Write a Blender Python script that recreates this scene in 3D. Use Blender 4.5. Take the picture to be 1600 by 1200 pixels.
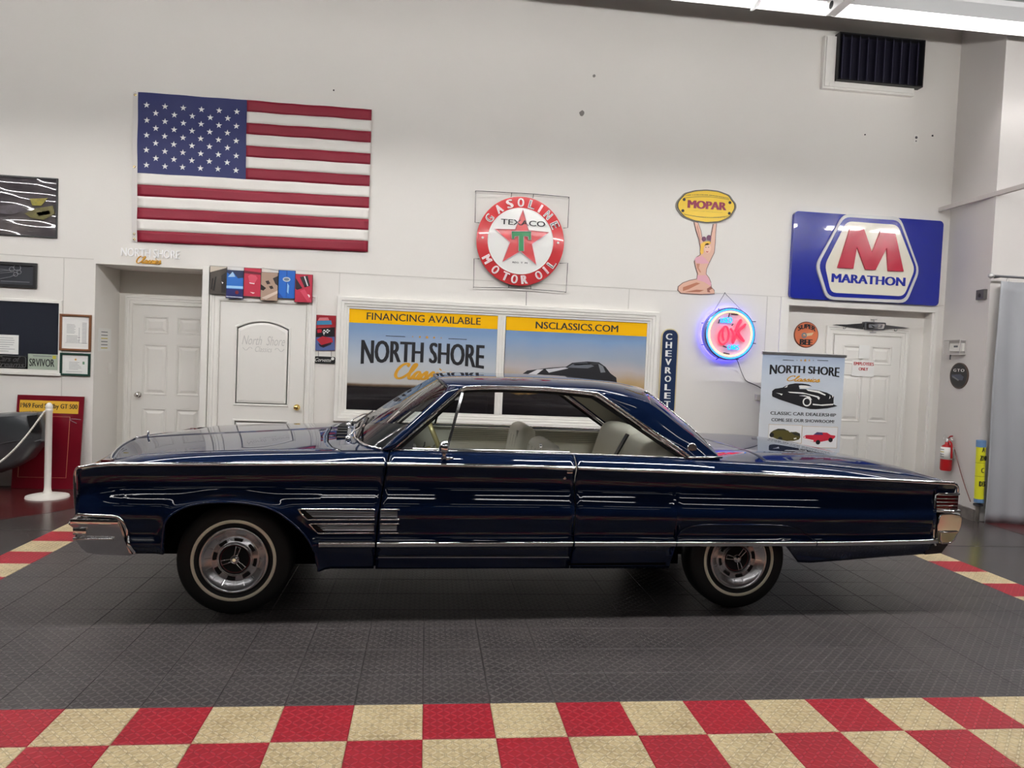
import bpy, bmesh, math, random
from mathutils import Vector, Matrix, noise
random.seed(7)
for o in list(bpy.data.objects): bpy.data.objects.remove(o)
SC = bpy.context.scene
COL = SC.collection
PI = math.pi
# ------------------------------------------------------------------ camera, world, exposure
FPX = 1137.787                                   # focal length in pixels of the 1600 px wide frame
CAM = Vector((1.4858, -3.2624, 1.5883))
FW = Vector((0.11628, 0.99252, -0.03725)); UP = Vector((-0.03786, 0.04190, 0.99840)); RT = FW.cross(UP).normalized()
UP = RT.cross(FW).normalized(); FW.normalize()
cd = bpy.data.cameras.new('camera'); cam = bpy.data.objects.new('camera', cd); COL.objects.link(cam)
cd.sensor_width = 36; cd.lens = 36*FPX/1600; cd.clip_start = 0.05
M = Matrix((RT, UP, -FW)).transposed().to_4x4(); M.translation = CAM
cam.matrix_world = M
SC.camera = cam
SC.view_settings.view_transform = 'Standard'; SC.view_settings.look = 'None'
SC.view_settings.gamma = 1; SC.view_settings.exposure = 0.0
SC.view_settings.use_curve_mapping = False
w = bpy.data.worlds.new('world'); SC.world = w; w.use_nodes = True
w.node_tree.nodes['Background'].inputs[0].default_value = (1, 0.97, 0.95, 1)
w.node_tree.nodes['Background'].inputs[1].default_value = 0.05
TUBE_POWER = 46.0                                # emission of the ceiling tubes

def at(px, py, Y):
    """a point of the photograph carried to the vertical plane at depth Y (metres)"""
    d = FW + RT*((px-800)/FPX) - UP*((py-600)/FPX)
    return CAM + d*((Y-CAM.y)/d.y)
def rect(pts, Y):
    """upright rectangle X0,X1,Z0,Z1 from four corners tl,tr,br,bl seen on plane Y"""
    p = [at(a, b, Y) for a, b in pts]
    return ((p[0].x+p[3].x)/2, (p[1].x+p[2].x)/2, (p[2].z+p[3].z)/2, (p[0].z+p[1].z)/2)

# ------------------------------------------------------------------ materials
MATS = {}
def mat(name, col=(.8,.8,.8), rough=.5, metal=0, coat=0, emit=None, estr=0, trans=0, spec=.5, bump=None, var=None, coat_rough=.03, ior=1.45):
    if name in MATS: return MATS[name]
    m = bpy.data.materials.new(name); m.use_nodes = True; MATS[name] = m
    nt = m.node_tree; b = nt.nodes['Principled BSDF']
    b.inputs['Base Color'].default_value = (*col, 1); b.inputs['Roughness'].default_value = rough
    b.inputs['Metallic'].default_value = metal; b.inputs['Coat Weight'].default_value = coat
    b.inputs['Coat Roughness'].default_value = coat_rough; b.inputs['Specular IOR Level'].default_value = spec
    b.inputs['IOR'].default_value = ior
    b.inputs['Transmission Weight'].default_value = trans
    if emit: b.inputs['Emission Color'].default_value = (*emit, 1); b.inputs['Emission Strength'].default_value = estr
    tc = None
    def coords():
        nonlocal tc
        if tc is None: tc = nt.nodes.new('ShaderNodeTexCoord')
        return tc.outputs['Object']
    if var:                                       # (scale, amount, colour towards)
        n = nt.nodes.new('ShaderNodeTexNoise'); n.inputs['Scale'].default_value = var[0]; n.inputs['Detail'].default_value = 6
        nt.links.new(coords(), n.inputs['Vector'])
        r = nt.nodes.new('ShaderNodeValToRGB'); r.color_ramp.elements[0].position = .35; r.color_ramp.elements[1].position = .75
        r.color_ramp.elements[0].color = (*col, 1)
        r.color_ramp.elements[1].color = (*[c*(1-var[1])+v*var[1] for c, v in zip(col, var[2])], 1)
        nt.links.new(n.outputs['Fac'], r.inputs['Fac']); nt.links.new(r.outputs['Color'], b.inputs['Base Color'])
    if bump:                                      # (scale, strength)
        n = nt.nodes.new('ShaderNodeTexNoise'); n.inputs['Scale'].default_value = bump[0]; n.inputs['Detail'].default_value = 4
        nt.links.new(coords(), n.inputs['Vector'])
        bp = nt.nodes.new('ShaderNodeBump'); bp.inputs['Strength'].default_value = bump[1]; bp.inputs['Distance'].default_value = .01
        nt.links.new(n.outputs['Fac'], bp.inputs['Height']); nt.links.new(bp.outputs['Normal'], b.inputs['Normal'])
    return m
def ramp_mat(name, stops, rough=.3, axis='Z', noise_amt=0.0, coat=0):
    """printed picture: colours laid out bottom to top over the object's own box"""
    m = bpy.data.materials.new(name); m.use_nodes = True; MATS[name] = m
    nt = m.node_tree; b = nt.nodes['Principled BSDF']; b.inputs['Roughness'].default_value = rough; b.inputs['Coat Weight'].default_value = coat
    tc = nt.nodes.new('ShaderNodeTexCoord'); sx = nt.nodes.new('ShaderNodeSeparateXYZ'); nt.links.new(tc.outputs['Generated'], sx.inputs[0])
    r = nt.nodes.new('ShaderNodeValToRGB'); e = r.color_ramp.elements
    while len(e) < len(stops): e.new(.5)
    for k, (p, c) in enumerate(stops): e[k].position = p; e[k].color = (*c, 1)
    src = sx.outputs[axis]
    if noise_amt:
        n = nt.nodes.new('ShaderNodeTexNoise'); n.inputs['Scale'].default_value = 3; n.inputs['Detail'].default_value = 5
        nt.links.new(tc.outputs['Generated'], n.inputs['Vector'])
        a = nt.nodes.new('ShaderNodeMath'); a.operation = 'MULTIPLY_ADD'; a.inputs[1].default_value = noise_amt
        nt.links.new(n.outputs['Fac'], a.inputs[0])
        s2 = nt.nodes.new('ShaderNodeMath'); s2.operation = 'SUBTRACT'; s2.inputs[1].default_value = noise_amt/2
        nt.links.new(src, s2.inputs[0]); nt.links.new(s2.outputs[0], a.inputs[2]); src = a.outputs[0]
    nt.links.new(src, r.inputs['Fac']); nt.links.new(r.outputs['Color'], b.inputs['Base Color'])
    return m
def srgb(r, g, b):
    return tuple((c/255/12.92 if c/255 <= .04045 else ((c/255+.055)/1.055)**2.4) for c in (r, g, b))

# ------------------------------------------------------------------ mesh helpers
class MB:
    def __init__(s): s.v = []; s.f = []
    def add(s, vs, fs):
        n = len(s.v); s.v += [tuple(v) for v in vs]; s.f += [tuple(i+n for i in f) for f in fs]; return s
    def box(s, x0, x1, y0, y1, z0, z1, b=0):
        if b <= 0:
            return s.add([(x0,y0,z0),(x1,y0,z0),(x1,y1,z0),(x0,y1,z0),(x0,y0,z1),(x1,y0,z1),(x1,y1,z1),(x0,y1,z1)],
                  [(0,3,2,1),(4,5,6,7),(0,1,5,4),(1,2,6,5),(2,3,7,6),(3,0,4,7)])
        bm = bmesh.new(); bmesh.ops.create_cube(bm, size=1)
        for v in bm.verts: v.co = Vector(((x0+x1)/2+v.co.x*(x1-x0), (y0+y1)/2+v.co.y*(y1-y0), (z0+z1)/2+v.co.z*(z1-z0)))
        bmesh.ops.bevel(bm, geom=list(bm.edges), offset=b, segments=2, affect='EDGES', profile=.5)
        bm.verts.index_update(); s.add([v.co for v in bm.verts], [[v.index for v in f.verts] for f in bm.faces]); bm.free(); return s
    def prism(s, poly, y0, y1):
        """polygon in XZ, extruded from y0 (front, towards -Y) to y1"""
        a = sum(p[0]*q[1]-q[0]*p[1] for p, q in zip(poly, poly[1:]+poly[:1]))
        if a < 0: poly = poly[::-1]
        n = len(poly)
        vs = [(x, y0, z) for x, z in poly]+[(x, y1, z) for x, z in poly]
        fs = [tuple(range(n)), tuple(range(2*n-1, n-1, -1))]+[(i, i+n, (i+1) % n+n, (i+1) % n) for i in range(n)]
        return s.add(vs, fs)
    def grid(s, rows, close=False):
        n = len(rows); m = len(rows[0]); vs = [p for r in rows for p in r]; fs = []
        for i in range(n-1):
            for j in range(m if close else m-1):
                k = (j+1) % m
                fs.append((i*m+j, i*m+k, (i+1)*m+k, (i+1)*m+j))
        return s.add(vs, fs)
    def tube(s, path, r, n=8, caps=True, closed=False):
        P = [Vector(p) for p in path]; rows = []; N = len(P); prev = None
        rr = r if isinstance(r, (list, tuple)) else [r]*N
        for i in range(N):
            a = P[(i-1) % N] if (closed or i > 0) else P[i]; b = P[(i+1) % N] if (closed or i < N-1) else P[i]
            t = (b-a).normalized()
            if prev is None:
                u = t.cross(Vector((0,0,1)));
                if u.length < .05: u = t.cross(Vector((0,1,0)))
            else: u = prev - t*prev.dot(t)
            u.normalize(); prev = u; v = t.cross(u)
            rows.append([P[i]+u*(rr[i]*math.cos(2*PI*k/n))+v*(rr[i]*math.sin(2*PI*k/n)) for k in range(n)])
        if closed: rows.append(rows[0])
        base = len(s.v); s.grid(rows, True)
        if caps and not closed:
            s.f.append(tuple(base+k for k in range(n-1, -1, -1))); s.f.append(tuple(base+(N-1)*n+k for k in range(n)))
        return s
    def lathe(s, prof, n=32, axis='Z', c=(0,0,0), a0=0, a1=2*PI):
        full = abs(a1-a0-2*PI) < 1e-6; rows = []
        for r, h in prof:
            row = []
            for k in range(n if full else n+1):
                a = a0+(a1-a0)*k/n; x, y = r*math.cos(a), r*math.sin(a)
                p = (x, y, h) if axis == 'Z' else ((x, h, y) if axis == 'Y' else (h, x, y))
                row.append((p[0]+c[0], p[1]+c[1], p[2]+c[2]))
            rows.append(row)
        return s.grid(rows, full)
    def bar(s, path, w, h, up=(0,0,1), closed=False):
        """rectangular section w (sideways) x h (along up) swept along a path"""
        P = [Vector(p) for p in path]; N = len(P); rows = []; U = Vector(up)
        for i in range(N):
            a = P[(i-1) % N] if (closed or i > 0) else P[i]; b = P[(i+1) % N] if (closed or i < N-1) else P[i]
            t = (b-a).normalized(); sd = t.cross(U).normalized(); u = sd.cross(t)
            rows.append([P[i]+sd*w/2+u*h/2, P[i]-sd*w/2+u*h/2, P[i]-sd*w/2-u*h/2, P[i]+sd*w/2-u*h/2])
        if closed: rows.append(rows[0])
        base = len(s.v); s.grid(rows, True)
        if not closed: s.f.append((base+3, base+2, base+1, base)); q = base+(N-1)*4; s.f.append((q, q+1, q+2, q+3))
        return s
    def build(s, name, m, parent=None, loc=(0,0,0), smooth=False, recalc=True, angle=None):
        me = bpy.data.meshes.new(name); me.from_pydata(s.v, [], s.f)
        if recalc:
            bm = bmesh.new(); bm.from_mesh(me); bmesh.ops.recalc_face_normals(bm, faces=bm.faces); bm.to_mesh(me); bm.free()
        return link(name, me, m, parent, loc, smooth, angle)
def link(name, me, m, parent=None, loc=(0,0,0), smooth=False, angle=None):
    me.materials.clear(); me.materials.append(m if not isinstance(m, str) else MATS[m])
    if smooth or angle:
        me.polygons.foreach_set('use_smooth', [True]*len(me.polygons))
        if angle: me.set_sharp_from_angle(angle=math.radians(angle))
    o = bpy.data.objects.new(name, me); o.location = loc; COL.objects.link(o)
    if parent: o.parent = parent
    return o
def tag(o, label=None, cat=None, group=None, kind=None):
    if label: o['label'] = label
    if cat: o['category'] = cat
    if group: o['group'] = group
    if kind: o['kind'] = kind
    return o
def thing(name, label, cat, loc=(0,0,0), rz=0, group=None, kind=None):
    o = bpy.data.objects.new(name, None); o.empty_display_size = .1; COL.objects.link(o)
    o.location = loc; o.rotation_euler = (0, 0, rz)
    return tag(o, label, cat, group, kind)
def struct(name, mb, m, label, parent=None, **k):
    o = mb.build(name, m, parent, **k); o['kind'] = 'structure'; o['label'] = label; return o
def circle(cx, cz, r, n=32, rx=None):
    return [(cx+(rx or r)*math.cos(2*PI*k/n), cz+r*math.sin(2*PI*k/n)) for k in range(n)]
def rrect(x0, x1, z0, z1, r, n=5):
    out = []
    for cx, cz, a in ((x1-r, z1-r, 0), (x0+r, z1-r, PI/2), (x0+r, z0+r, PI), (x1-r, z0+r, 1.5*PI)):
        out += [(cx+r*math.cos(a+PI/2*k/n), cz+r*math.sin(a+PI/2*k/n)) for k in range(n+1)]
    return out
def star_poly(cx, cz, r, k=.382, n=5, a0=PI/2):
    return [(cx+(r if i % 2 == 0 else r*k)*math.cos(a0+PI*i/n), cz+(r if i % 2 == 0 else r*k)*math.sin(a0+PI*i/n)) for i in range(2*n)]
def frame_mb(x0, x1, z0, z1, prof):
    """mitred moulding round a rectangle; prof = list of (outset from the rectangle, y)"""
    rows = [[(x0-o, y, z0-o), (x1+o, y, z0-o), (x1+o, y, z1+o), (x0-o, y, z1+o)] for o, y in prof]
    return MB().grid(rows, True)
def interp(tab, x):
    if x <= tab[0][0]: return tab[0][1]
    for (a, u), (b, v) in zip(tab, tab[1:]):
        if x <= b: return u+(v-u)*(x-a)/(b-a) if b > a else v
    return tab[-1][1]
def smooth_tab(tab):
    """Catmull-Rom (monotone-limited) interpolation of a table"""
    xs = [t[0] for t in tab]; ys = [t[1] for t in tab]; n = len(xs)
    d = [(ys[i+1]-ys[i])/(xs[i+1]-xs[i]) for i in range(n-1)]
    ms = [d[0]]+[0 if d[i-1]*d[i] <= 0 else 2*d[i-1]*d[i]/(d[i-1]+d[i]) for i in range(1, n-1)]+[d[-1]]
    def f(x):
        if x <= xs[0]: return ys[0]
        if x >= xs[-1]: return ys[-1]
        i = 0
        while x > xs[i+1]: i += 1
        h = xs[i+1]-xs[i]; t = (x-xs[i])/h
        return (2*t**3-3*t**2+1)*ys[i]+(t**3-2*t**2+t)*h*ms[i]+(-2*t**3+3*t**2)*ys[i+1]+(t**3-t**2)*h*ms[i+1]
    return f
def spline(pts, n=8):
    """Catmull-Rom through points (any dimension)"""
    P = [Vector(p) for p in pts]; out = []
    for i in range(len(P)-1):
        a = P[max(i-1, 0)]; b = P[i]; c = P[i+1]; d = P[min(i+2, len(P)-1)]
        for k in range(n):
            t = k/n
            out.append(.5*((2*b)+(c-a)*t+(2*a-5*b+4*c-d)*t*t+(-a+3*b-3*c+d)*t**3))
    out.append(P[-1]); return out
# ------------------------------------------------------------------ lettering (built-in font, turned to mesh)
def text_mesh(s, shear=0, bold=0, extrude=.0, spacing=1.0):
    c = bpy.data.curves.new('lettering', 'FONT'); c.body = s; c.size = 1; c.shear = shear; c.offset = bold; c.extrude = extrude
    c.space_character = spacing; c.resolution_u = 3
    o = bpy.data.objects.new('lettering', c); COL.objects.link(o)
    me = bpy.data.meshes.new_from_object(o)
    bpy.data.objects.remove(o); bpy.data.curves.remove(c)
    return me
def text(parent, s, x0, x1, z0, z1, y, m, depth=.002, shear=0, bold=0.0, name='lettering', spacing=1.0, warp=None, rot=0, keep=False):
    """letters fitted into the box x0..x1, z0..z1, their face at y (towards the viewer), in the parent's frame"""
    me = text_mesh(s, shear, min(bold, 0), .05, spacing)
    nb = len(me.vertices)
    if bold > 0:
        n = len(me.vertices); V = [p.co.copy() for p in me.vertices]; Fc = [tuple(p.vertices) for p in me.polygons]; W = []; G = []
        k = max(2, int(bold/.012)+1)
        for i in range(k):
            dx = bold*1.3*(2*i/(k-1)-1); W += [(p.x+dx, p.y, p.z) for p in V]; G += [tuple(q+n*i for q in f) for f in Fc]
        me = bpy.data.meshes.new('lettering'); me.from_pydata(W, [], G)
    v = me.vertices
    ax = min(p.co.x for p in v); bx = max(p.co.x for p in v); az = min(p.co.y for p in v); bz = max(p.co.y for p in v)
    for p in v:
        t = (p.co.x-ax)/(bx-ax); k = (p.co.y-az)/(bz-az)
        x = x0+t*(x1-x0); z = z0+k*(z1-z0)
        if warp: x, z = warp(t, k, x, z)
        if rot:
            cx, cz = (x0+x1)/2, (z0+z1)/2; dx, dz = x-cx, z-cz
            x = cx+dx*math.cos(rot)-dz*math.sin(rot); z = cz+dx*math.sin(rot)+dz*math.cos(rot)
        lay = (p.index//nb)*.00025 if bold > 0 else 0
        p.co = (x, (y if p.co.z > 0 else y+depth)-lay, z)
    return link(name, me, m, parent)
SCRIPT = {  # hand-written script letters as strokes in a 1-high box: (advance, [strokes])
 'C': (.78, [[(.62,.80),(.66,.95),(.52,1.0),(.30,.88),(.12,.55),(.10,.2),(.28,.0),(.52,.06),(.74,.25)]]),
 'l': (.30, [[(-.04,.25),(.18,.55),(.32,.9),(.26,1.0),(.16,.85),(.08,.4),(.10,.08),(.22,.0),(.34,.2)]]),
 'a': (.46, [[(.40,.42),(.24,.48),(.08,.28),(.10,.04),(.26,.06),(.40,.42),(.34,.12),(.40,.0),(.52,.2)]]),
 's': (.38, [[(.04,.2),(.26,.5),(.28,.3),(.30,.1),(.16,.0),(.04,.06)],[(.16,.0),(.30,.04),(.42,.2)]]),
 'i': (.24, [[(.04,.2),(.16,.46),(.10,.1),(.18,.0),(.28,.2)],[(.22,.66),(.25,.72)]]),
 'c': (.38, [[(.34,.38),(.26,.48),(.10,.34),(.08,.1),(.20,.0),(.40,.2)]]),
}
def script(parent, s, x0, x1, z0, z1, y, m, wgt=.06, slant=.25, name='script_lettering', depth=.002):
    strokes = []; adv = 0
    for ch in s:
        a, st = SCRIPT[ch]
        for q in st: strokes.append([(adv+px+slant*pz, pz) for px, pz in q])
        adv += a
    ax = min(p[0] for q in strokes for p in q); bx = max(p[0] for q in strokes for p in q)
    mb = MB(); sx = (x1-x0)/(bx-ax); sz = z1-z0
    for q in strokes:
        path = [Vector((x0+(p[0]-ax)*sx, y, z0+p[1]*sz)) for p in spline([(a, b) for a, b in q], 6)]
        ribbon(mb, path, wgt*sz, y-.0004*strokes.index(q), depth)
    return mb.build(name, m, parent)
def ribbon(mb, path, w, y, depth):
    """flat stroke of width w in the XZ plane with a slightly broad nib"""
    P = [Vector((p[0], 0, p[2])) for p in path]; rows = []
    for i, p in enumerate(P):
        t = (P[min(i+1, len(P)-1)]-P[max(i-1, 0)]).normalized(); nrm = Vector((-t.z, 0, t.x))
        ww = w*(.6+.5*abs(t.z))
        a = p+nrm*ww/2; b = p-nrm*ww/2
        yi = y-.00003*i
        rows.append([(a.x, yi, a.z), (b.x, yi, b.z), (b.x, y+depth, b.z), (a.x, y+depth, a.z)])
    mb.grid(rows, True)
    n = len(mb.v); mb.f.append((n-4, n-3, n-2, n-1)); k = n-4*len(P); mb.f.append((k+3, k+2, k+1, k))
def flat(parent, name, poly, y, depth, m):
    return MB().prism(poly, y, y+depth).build(name, m, parent)
# ================================================================== common materials
white_wall = mat('white_wall_paint', srgb(228,225,219), .55, bump=(60,.06), var=(1.3,.10,srgb(205,200,192)))
white_trim = mat('white_trim_paint', srgb(232,230,224), .4)
white_door = mat('white_door_paint', srgb(230,228,222), .4)
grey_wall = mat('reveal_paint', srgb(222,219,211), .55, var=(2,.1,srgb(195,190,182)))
seam_grey = mat('seam_grey', srgb(205,202,195), .6)
black = mat('black_plastic', (.012,.012,.013), .4)
matte_black = mat('matte_black', (.006,.006,.006), .8)
chrome = mat('chrome', (.86,.86,.87), .07, 1)
brushed = mat('brushed_metal', (.62,.62,.63), .3, 1)
dark_metal = mat('dark_metal', (.12,.12,.13), .4, .8)
steel = mat('galvanised_steel', (.55,.55,.55), .4, .8)
white_print = mat('white_print', srgb(238,238,234), .5)
paper = mat('paper', srgb(232,232,228), .7)
black_print = mat('black_print', srgb(30,30,34), .45)
grey_print = mat('grey_print', srgb(120,122,126), .6)
gold_print = mat('gold_print', srgb(205,150,40), .45)
clear_glass = mat('clear_glass', (1,1,1), .0, trans=1, ior=1.45)
red_paint = mat('red_paint', srgb(178,26,32), .35)

def plate_mat(name, base, dirt, amt, rough, tread, grime):
    """interlocking tile plastic with a raised diamond-plate tread (fine relief)"""
    m = bpy.data.materials.new(name); m.use_nodes = True; MATS[name] = m
    nt = m.node_tree; b = nt.nodes['Principled BSDF']; L = nt.links.new
    def N(t): return nt.nodes.new(t)
    def math_(op, a, c=None, d=None):
        n = N('ShaderNodeMath'); n.operation = op
        for k, q in enumerate((a, c, d)):
            if q is None: continue
            if isinstance(q, (int, float)): n.inputs[k].default_value = q
            else: L(q, n.inputs[k])
        return n.outputs[0]
    g = N('ShaderNodeNewGeometry'); sx = N('ShaderNodeSeparateXYZ'); L(g.outputs['Position'], sx.inputs[0])
    S = 1/.0305
    u = math_('MULTIPLY', sx.outputs['X'], S); v = math_('MULTIPLY', sx.outputs['Y'], S)
    fu = math_('FLOOR', u); fv = math_('FLOOR', v)
    x = math_('SUBTRACT', math_('SUBTRACT', u, fu), .5); y = math_('SUBTRACT', math_('SUBTRACT', v, fv), .5)
    par = math_('FLOORED_MODULO', math_('ADD', fu, fv), 2.0)
    s = math_('MULTIPLY_ADD', par, 2.0, -1.0)
    ys = math_('MULTIPLY', y, s)
    a = math_('DIVIDE', math_('ADD', x, ys), .92); c = math_('DIVIDE', math_('SUBTRACT', x, ys), .26)
    r2 = math_('ADD', math_('MULTIPLY', a, a), math_('MULTIPLY', c, c))
    h = N('ShaderNodeMapRange'); h.inputs['From Min'].default_value = 1.0; h.inputs['From Max'].default_value = .45
    h.interpolation_type = 'SMOOTHSTEP'; L(r2, h.inputs['Value'])
    bp = N('ShaderNodeBump'); bp.inputs['Strength'].default_value = .8; bp.inputs['Distance'].default_value = .004
    L(h.outputs[0], bp.inputs['Height']); L(bp.outputs['Normal'], b.inputs['Normal'])
    n1 = N('ShaderNodeTexNoise'); n1.inputs['Scale'].default_value = 4; n1.inputs['Detail'].default_value = 8; n1.inputs['Roughness'].default_value = .7
    L(g.outputs['Position'], n1.inputs['Vector'])
    n2 = N('ShaderNodeTexNoise'); n2.inputs['Scale'].default_value = 60; n2.inputs['Detail'].default_value = 4; L(g.outputs['Position'], n2.inputs['Vector'])
    f = math_('MULTIPLY', math_('ADD', n1.outputs['Fac'], math_('MULTIPLY', n2.outputs['Fac'], .7)), 1.0)
    mr = N('ShaderNodeMapRange'); mr.inputs['From Min'].default_value = .70; mr.inputs['From Max'].default_value = 1.1; L(f, mr.inputs['Value'])
    wear = math_('MULTIPLY', mr.outputs[0], amt)
    mx = N('ShaderNodeMix'); mx.data_type = 'RGBA'; mx.inputs['A'].default_value = (*base, 1); mx.inputs['B'].default_value = (*dirt, 1)
    L(wear, mx.inputs['Factor']); L(mx.outputs['Result'], b.inputs['Base Color'])
    hh = h.outputs[0]; edge = math_('MULTIPLY', math_('MULTIPLY', hh, math_('SUBTRACT', 1.0, hh)), 4*grime)
    mx2 = N('ShaderNodeMix'); mx2.data_type = 'RGBA'; L(mx.outputs['Result'], mx2.inputs['A']); mx2.inputs['B'].default_value = (*[c*.35 for c in dirt], 1); L(edge, mx2.inputs['Factor'])
    mx3 = N('ShaderNodeMix'); mx3.data_type = 'RGBA'; L(mx2.outputs['Result'], mx3.inputs['A']); mx3.inputs['B'].default_value = (*tread, 1)
    L(math_('MULTIPLY', math_('MULTIPLY', hh, hh), .5), mx3.inputs['Factor']); L(mx3.outputs['Result'], b.inputs['Base Color'])
    b.inputs['Roughness'].default_value = rough; b.inputs['Specular IOR Level'].default_value = .35
    return m
tile_grey = plate_mat('grey_tile', srgb(54,51,52), srgb(76,71,70), .9, .38, srgb(112,106,104), .5)
tile_red = plate_mat('red_tile', srgb(160,20,38), srgb(132,26,40), .7, .40, srgb(204,60,76), .5)
tile_cream = plate_mat('cream_tile', srgb(212,194,152), srgb(150,128,90), .9, .40, srgb(232,220,188), .8)
def floor_mat_():
    m = mat('polished_concrete', srgb(62,57,56), .22, bump=(9,.03), var=(2.2,.6,srgb(86,79,76)))
    return m
concrete = floor_mat_()
red_floor = mat('red_floor_paint', srgb(78,26,28), .25, var=(3,.6,srgb(66,44,42)))

# ================================================================== the setting
WY = 5.0
floor = struct('floor', MB().box(-9, 12, -16, 6, -.15, -.012), concrete, 'dark polished concrete showroom floor')
# red painted strip of floor along the back wall, left of the doors
rp = MB().prism([(-6.5,0),(-1.3,0),(-1.3,1),(-6.5,1)], 0, 1)
floor_red = struct('floor_paint', MB().add([(-6.5,2.6,-.0119),(-2.9,2.6,-.0119),(-1.9,3.75,-.0119),(-1.2,4.9,-.0119),(-1.2,5.0,-.0119),(-6.5,5.0,-.0119),
     (-6.5,2.6,-.0105),(-2.9,2.6,-.0105),(-1.9,3.75,-.0105),(-1.2,4.9,-.0105),(-1.2,5.0,-.0105),(-6.5,5.0,-.0105)],
     [(6,7,8,9,10,11)]+[(i,(i+1)%6,(i+1)%6+6,i+6) for i in range(6)]), red_floor, 'dark red painted floor by the white wall')
floor_red2 = struct('floor_paint', MB().box(7.62, 11, 3.3, 4.09, -.0119, -.0105), red_floor, 'dark red painted floor under the grey curtain')
# floor joints in the concrete
for q, (a, b) in enumerate((((-6,3.12),(-1.55,3.12)), ((6.1,3.0),(11,3.0)))):
    struct('floor_joint', MB().box(a[0], b[0], a[1]-.006, a[1]+.006, -.0119, -.0112), mat('joint', srgb(50,46,45), .6), 'thin joint in the concrete floor', floor)
# ---- interlocking tile mat: 12 inch tiles
T = .3048
def tile_mesh():
    mb = MB(); g = .0008; e = .003
    a, b = g, T-g
    mb.grid([[(a,a,-.012),(b,a,-.012),(b,b,-.012),(a,b,-.012)], [(a,a,-e*.5),(b,a,-e*.5),(b,b,-e*.5),(a,b,-e*.5)],
             [(a+e,a+e,0),(b-e,a+e,0),(b-e,b-e,0),(a+e,b-e,0)]], True)
    n = len(mb.v); mb.f.append((n-4,n-3,n-2,n-1))
    me = bpy.data.meshes.new('tile'); me.from_pydata(mb.v, [], mb.f); return me
tms = {}
for k, m in (('g', tile_grey), ('r', tile_red), ('c', tile_cream)):
    me = tile_mesh(); me.materials.append(m); tms[k] = me
def project(p):
    d = Vector(p)-CAM; w_ = d.dot(FW); return 800+FPX*d.dot(RT)/w_, 600-FPX*d.dot(UP)/w_
cells = []
for i in range(-8, 22):
    for j in range(-5, 13):
        if i < -5 or i > 19:
            if j > -1: continue
        kind = 'g'
        if j < 0 or j == 12 or i == -5 or i == 19: kind = 'c' if (i+j) % 2 else 'r'
        px, py = project(((i+.5)*T, (j+.5)*T, 0)) if (j+.5)*T > CAM.y+.6 else (-999, 9999)
        inside = -60 < px < 1660 and py < 1235
        hid = (j >= 6 and 240 < px < 1400) or (j == 12) or (470 < px < 1080 and j >= 5) or (j >= 8 and 130 < px < 1440)
        d = (Vector(((i+.5)*T, (j+.5)*T, 0))-CAM).length
        cells.append((not (inside and not hid), d, i, j, kind))
cells.sort()
rest = {'g': MB(), 'r': MB(), 'c': MB()}
for n, (out, d, i, j, kind) in enumerate(cells):
    if not out and n < 298:
        o = bpy.data.objects.new('tile', tms[kind]); o.location = (i*T, j*T, 0); COL.objects.link(o); o.parent = floor
    else:
        me = tms[kind]; rest[kind].add([(v.co.x+i*T, v.co.y+j*T, v.co.z) for v in me.vertices], [tuple(p.vertices) for p in me.polygons])
for k, m in (('g', tile_grey), ('r', tile_red), ('c', tile_cream)):
    o = rest[k].build('tile_field', m, floor); o['kind'] = 'stuff'
# ---- back wall with the two door recesses
H = 6.5
R1a, R1b, R1z = -2.062, -.935, 2.392             # deep recess of the left door
R3a, R3b, R3z = 5.724, 7.574, 2.344              # shallow recess of the right door
wb = MB()
wb.box(-9, R1a, WY, WY+.9, -.012, H); wb.box(R1a, R1b, WY, WY+.9, R1z, H)
wb.box(R1b, R3a, WY, WY+.9, -.012, H); wb.box(R3a, R3b, WY, WY+.9, R3z, H); wb.box(R3b, 7.727, WY, WY+.9, -.012, H)
wall_back = struct('wall_back', wb, white_wall, 'tall white painted showroom wall hung with signs')
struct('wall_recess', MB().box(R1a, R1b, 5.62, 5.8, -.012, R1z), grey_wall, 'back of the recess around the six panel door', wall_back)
struct('wall_recess', MB().box(R3a, R3b, 5.14, 5.3, -.012, R3z), white_wall, 'back of the shallow recess around the staff door', wall_back)
# the angled return at the right and the wall beyond it
wr = MB(); zz = (-.012, H)
wr.add([(x, y, z) for z in zz for x, y in ((7.727,5.0),(7.572,4.1),(12,4.1),(12,5.9),(7.727,5.9))],
       [(0,1,2,3,4),(9,8,7,6,5)]+[(i,(i+1)%5,(i+1)%5+5,i+5) for i in range(5)])
wall_right = struct('wall_right', wr, mat('return_wall_paint', srgb(214,210,206), .55, var=(1.5,.15,srgb(188,182,178))), 'off white return wall beside the grey curtain')
curb = MB().add([(x, y, z) for z in (-.012, .112) for x, y in ((7.70,4.95),(7.545,4.1),(7.572,4.1),(7.727,4.95))],
       [(0,1,2,3),(7,6,5,4)]+[(i,(i+1)%4,(i+1)%4+4,i+4) for i in range(4)])
struct('baseboard_right', curb, mat('dark_curb', srgb(92,86,82), .7, var=(8,.6,srgb(140,134,128))), 'worn dark grey curb at the foot of the return wall')
struct('wall_left', MB().box(-9.3, -9, -16, 5.9, -.012, H), mat('far_wall', srgb(70,67,66), .7), 'dark grey wall at the far left end of the showroom')
struct('wall_front', MB().box(-9.3, 12, -16.3, -16, -.012, H), mat('far_wall'), 'grey wall at the other side of the showroom')
struct('wall_end', MB().box(12, 12.3, -16, 4.1, -.012, H), mat('far_wall'), 'grey wall at the right end of the showroom')
struct('ceiling', MB().box(-9.3, 12.3, -16.3, 5.9, H, H+.2), mat('ceiling_paint', srgb(58,56,54), .9), 'pale grey showroom ceiling')
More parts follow.
